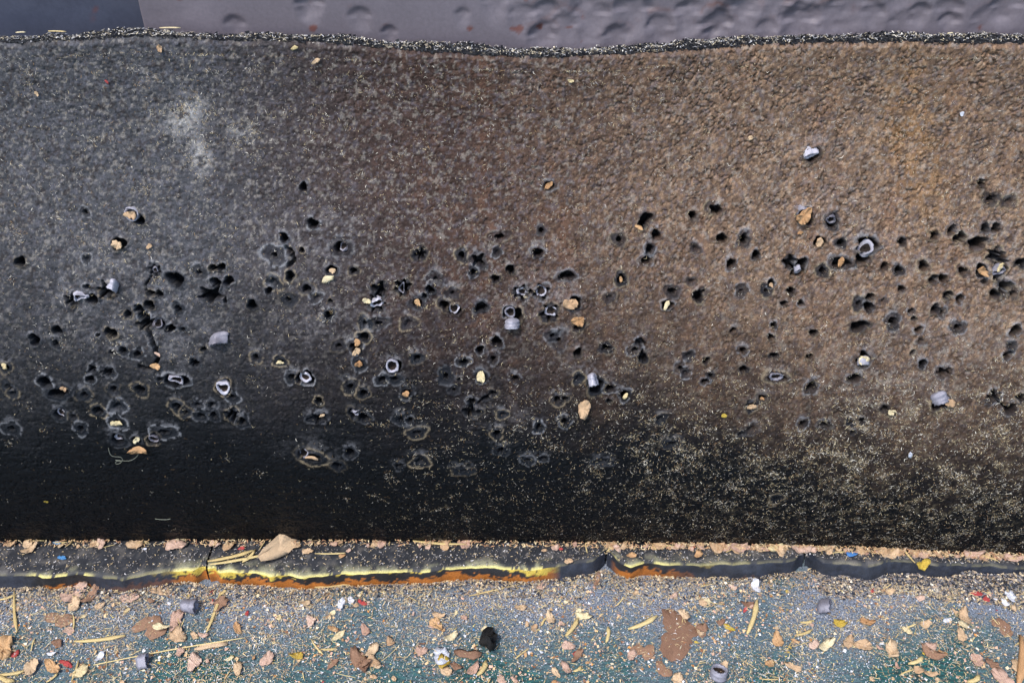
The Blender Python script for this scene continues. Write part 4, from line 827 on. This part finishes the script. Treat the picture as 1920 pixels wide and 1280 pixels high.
# bits of paper and wadding on the mat
WM = [(248, 402, 8, 'wad', M_TAN, 3.2, 'tan wad packed inside the outward facing slug'), (222, 458, 8, 'wad', M_TAN, 1, 'orange-tan wad in a hole below the wadded slug'), (281, 461, 5, 'flake', M_TAN, .4, 'small tan flake next to the orange-tan wad'),
 (615, 522, 8, 'leaf', M_CREAM, .8, 'cream leaf-shaped bit under a wadded hole'), (624, 507, 5, 'flake', M_TAN, 0, 'tan sliver inside the hole above cream leaf bit'), (1070, 568, 11, 'wad', M_TAN, 3, 'pale tan lump standing out of a hole'), (1084, 600, 10, 'wad', M_ORANGE, 2, 'golden tan star-shaped wad below the pale tan lump'),
 (1095, 763, 14, 'flake', M_TAN, 1.5, 'large tan leaf scrap stuck below the bright crushed slug'), (1249, 571, 6, 'leaf', M_CREAM, 1, 'white sliver sticking out of a small hole'), (1029, 347, 6, 'leaf', M_ORANGE, 0, 'orange tan wad in the lone high hole'), (670, 641, 6, 'flake', M_ORANGE, .5, 'orange-tan bit in the upper of two joined wadded holes'),
 (669, 658, 7, 'wad', M_TAN, .8, 'tan wad in the lower of two joined wadded holes'), (673, 681, 6, 'wad', M_ORANGE, .6, 'orange-tan wad in a round hole near the perfectly round slug'), (263, 840, 11, 'leaf', M_ORANGE, 1.5, 'bright orange-tan leaf flake above tangled thread'), (257, 823, 6, 'wad', M_CREAM, .8, 'cream wad just above bright leaf flake'), (293, 685, 7, 'flake', M_ORANGE, 1, 'orange-tan flake at the foot of the long crack'),
 (297, 663, 4, 'flake', M_PINK, .6, 'pinkish bit part way along the long crack'), (688, 563, 6, 'wad', M_CREAM, 1, 'straw-coloured knot beside a ragged tear'), (1536, 453, 7, 'wad', M_TAN, .8, 'tan round wad filling a hole below golden wadded slug'), (1505, 403, 12, 'wad', M_ORANGE, 4, 'round golden tan wad on a lead slug'), (1840, 507, 8, 'wad', M_ORANGE, 1.2, 'orange wad in a hole next to the torn cluster'), (1872, 500, 6, 'leaf', M_CREAM, 1.5, 'cream tan bit above grey slug in the torn cluster'),
 (1164, 523, 4, 'flake', M_ORANGE, .2, 'small orange flake in a haloed hole'), (783, 567, 6, 'flake', M_ORANGE, -.5, 'orange wad deep in a ringed hole'), (220, 791, 8, 'flake', M_CREAM, .5, 'cream flat bit in a closed crater'), (10, 685, 5, 'wad', M_CREAM, .5, 'cream wad in a small lone ringed hole'), (121, 728, 5, 'wad', M_TAN, .6, 'tan wad between two dark wide holes'), (762, 737, 6, 'flake', M_ORANGE, .3, 'golden bit in a ringed hole under round slug'), (902, 705, 9, 'leaf', M_CREAM, .5, 'cream frayed strip across a closed hole'),
 (1172, 741, 5, 'leaf', M_CREAM, .5, 'cream sliver in a hole beside the crushed bright slug'), (1409, 761, 7, 'flake', M_TAN, .5, 'tan square wad in a ringed hole'), (1428, 746, 4, 'flake', M_ORANGE, -.5, 'rust bit in small hole beside tan square wad'), (1357, 778, 5, 'chip', M_YELL, .6, 'yellow-brown chip on fibrous rubber'), (1671, 770, 6, 'wad', M_CREAM, 1, 'cream wad beside small dark hole'), (1617, 672, 8, 'wad', M_CREAM, 1.5, 'tan wad above pointed hanging slug'), (1576, 491, 7, 'leaf', M_ORANGE, 0, 'rusty strip in a wide dark tear'),
 (1445, 533, 4, 'flake', M_TAN, .3, 'tan flake in small hole at pale patch'), (1706, 851, 6, 'chip', M_WHITE, .8, 'bright white chip on fibrous rubber'), (526, 678, 5, 'leaf', M_CREAM, .3, 'cream sliver in a closed ring'), (604, 778, 4, 'chip', M_TAN, .4, 'tan bit at the top of a wide tear'), (1777, 752, 9, 'flake', M_TAN, 2.4, 'tan flake under the oval grey slug'), (300, 90, 5, 'leaf', M_TAN, .4, 'tan chip just below the mat top edge'), (553, 89, 5, 'chip', M_CREAM, .6, 'cream notched chip below the mat top edge'), (593, 114, 5, 'leaf', M_TAN, .4, 'tan forked splinter hanging below mat top'),
 (1112, 610, 0, '', None, 0, ''), (1500, 436, 4, 'leaf', M_ORANGE, .4, 'orange fleck below golden wadded slug'), (1070, 151, 4, 'flake', M_CREAM, .4, 'cream fleck on bare reddish rubber'), (70, 175, 3.5, 'flake', M_TAN, .4, 'tan fleck on blue-grey rubber'), (201, 153, 3, 'chip', M_RED, .4, 'crimson speck on blue-grey rubber'), (87, 938, 4, 'flake', M_YELL, .4, 'greenish yellow fleck on clean black rubber'), (1407, 258, 4, 'flake', M_TAN, .4, 'tan fleck on coarse brown rubber'), (1803, 213, 4, 'chip', M_WHITE, .4, 'white pink fleck near ochre stain'), (1198, 426, 5, 'leaf', M_ORANGE, .4, 'orange-tan fleck at a dark double hole')]
for i, (x, y, s, kd, m, out, lb) in enumerate(WM):
    if not kd: continue
    on_mat({'wad': 'paper_wad', 'chip': 'chip'}.get(kd, 'paper_scrap'), lib(kd, m, 300 + i), x, y, s * PM * 1.0, lb, 'scrap' if kd != 'wad' else 'wad', out=out * .001 + .0006, spin=RS.uniform(0, 6.28), tilt=(RS.uniform(-.2, .2), RS.uniform(-.2, .2)))
# tube wad and thread
on_mat('paper_tube', lib('stalk', M_TAN, 400), 585, 857, .012, 'short tan paper tube lying in a double hole', 'wad', out=.001, spin=-.2).scale = (.0115, .034, .034)
def thread(name, pts, rad, mat, label):
    cu = bpy.data.curves.new(name, 'CURVE'); cu.dimensions = '3D'; cu.bevel_depth = rad; cu.bevel_resolution = 1
    s = cu.splines.new('NURBS'); s.points.add(len(pts) - 1); s.use_endpoint_u = True; s.order_u = 4
    for q, (a, b, c) in zip(s.points, pts):
        p = mat_pt(a, b); q.co = (p[0], p[1] - .0008 - c * .001, p[2], 1)
    tmp = bpy.data.objects.new('tmp', cu); COL.objects.link(tmp)
    me = bpy.data.meshes.new_from_object(tmp.evaluated_get(bpy.context.evaluated_depsgraph_get())); bpy.data.objects.remove(tmp)
    me.materials.clear(); me.materials.append(mat); return link(name, me, label=label, cat='thread')
bpy.context.view_layer.update()
M_THR = mat_flake('grey_thread', (120, 124, 112), (90, 96, 90))
thread('tangled_thread', [(204, 838, 0), (206, 850, 1), (215, 854, 1), (228, 851, 2), (234, 858, 2), (224, 868, 1), (214, 866, 1), (226, 856, 2), (232, 862, 2), (210, 858, 1), (236, 860, 2), (250, 861, 1), (260, 852, 0), (261, 847, 0)], .00022, M_THR, 'tangled thin grey thread hanging below tan leaf flake')
thread('hair_thread', [(291, 971, 0), (300, 971, .5), (310, 973, .5), (320, 971, 0)], .0003, M_THR, 'short curved grey hair low on clean black rubber')
for (px0, py0, px1, py1, lb) in ((20, 73, 38, 70, 'short bright straw on the mat top edge below the slate panel'), (80, 68, 116, 72, 'bright curved straw on the mat top edge'), (292, 63, 332, 63, 'white straw lying flat on mat top edge by the plate corner'), (1782, 78, 1800, 70, 'golden straw on the mat top edge near tan tuft')):
    a = mat_pt(px0, py0 + 14); b = mat_pt(px1, py1 + 14); c = (a + b) / 2
    o = link('straw_stalk', lib('stalk', M_CREAM, 3), label=lb, cat='straw'); zt = float(Ztop(c[0]))
    o.location = (c[0], float(Fm(c[0], zt)) + .014, zt + .0022); o.rotation_euler = (0, 0, math.atan2(py0 - py1, px1 - px0) * .8)
    Ln = abs(b[0] - a[0]); o.scale = (Ln, .018, .018)
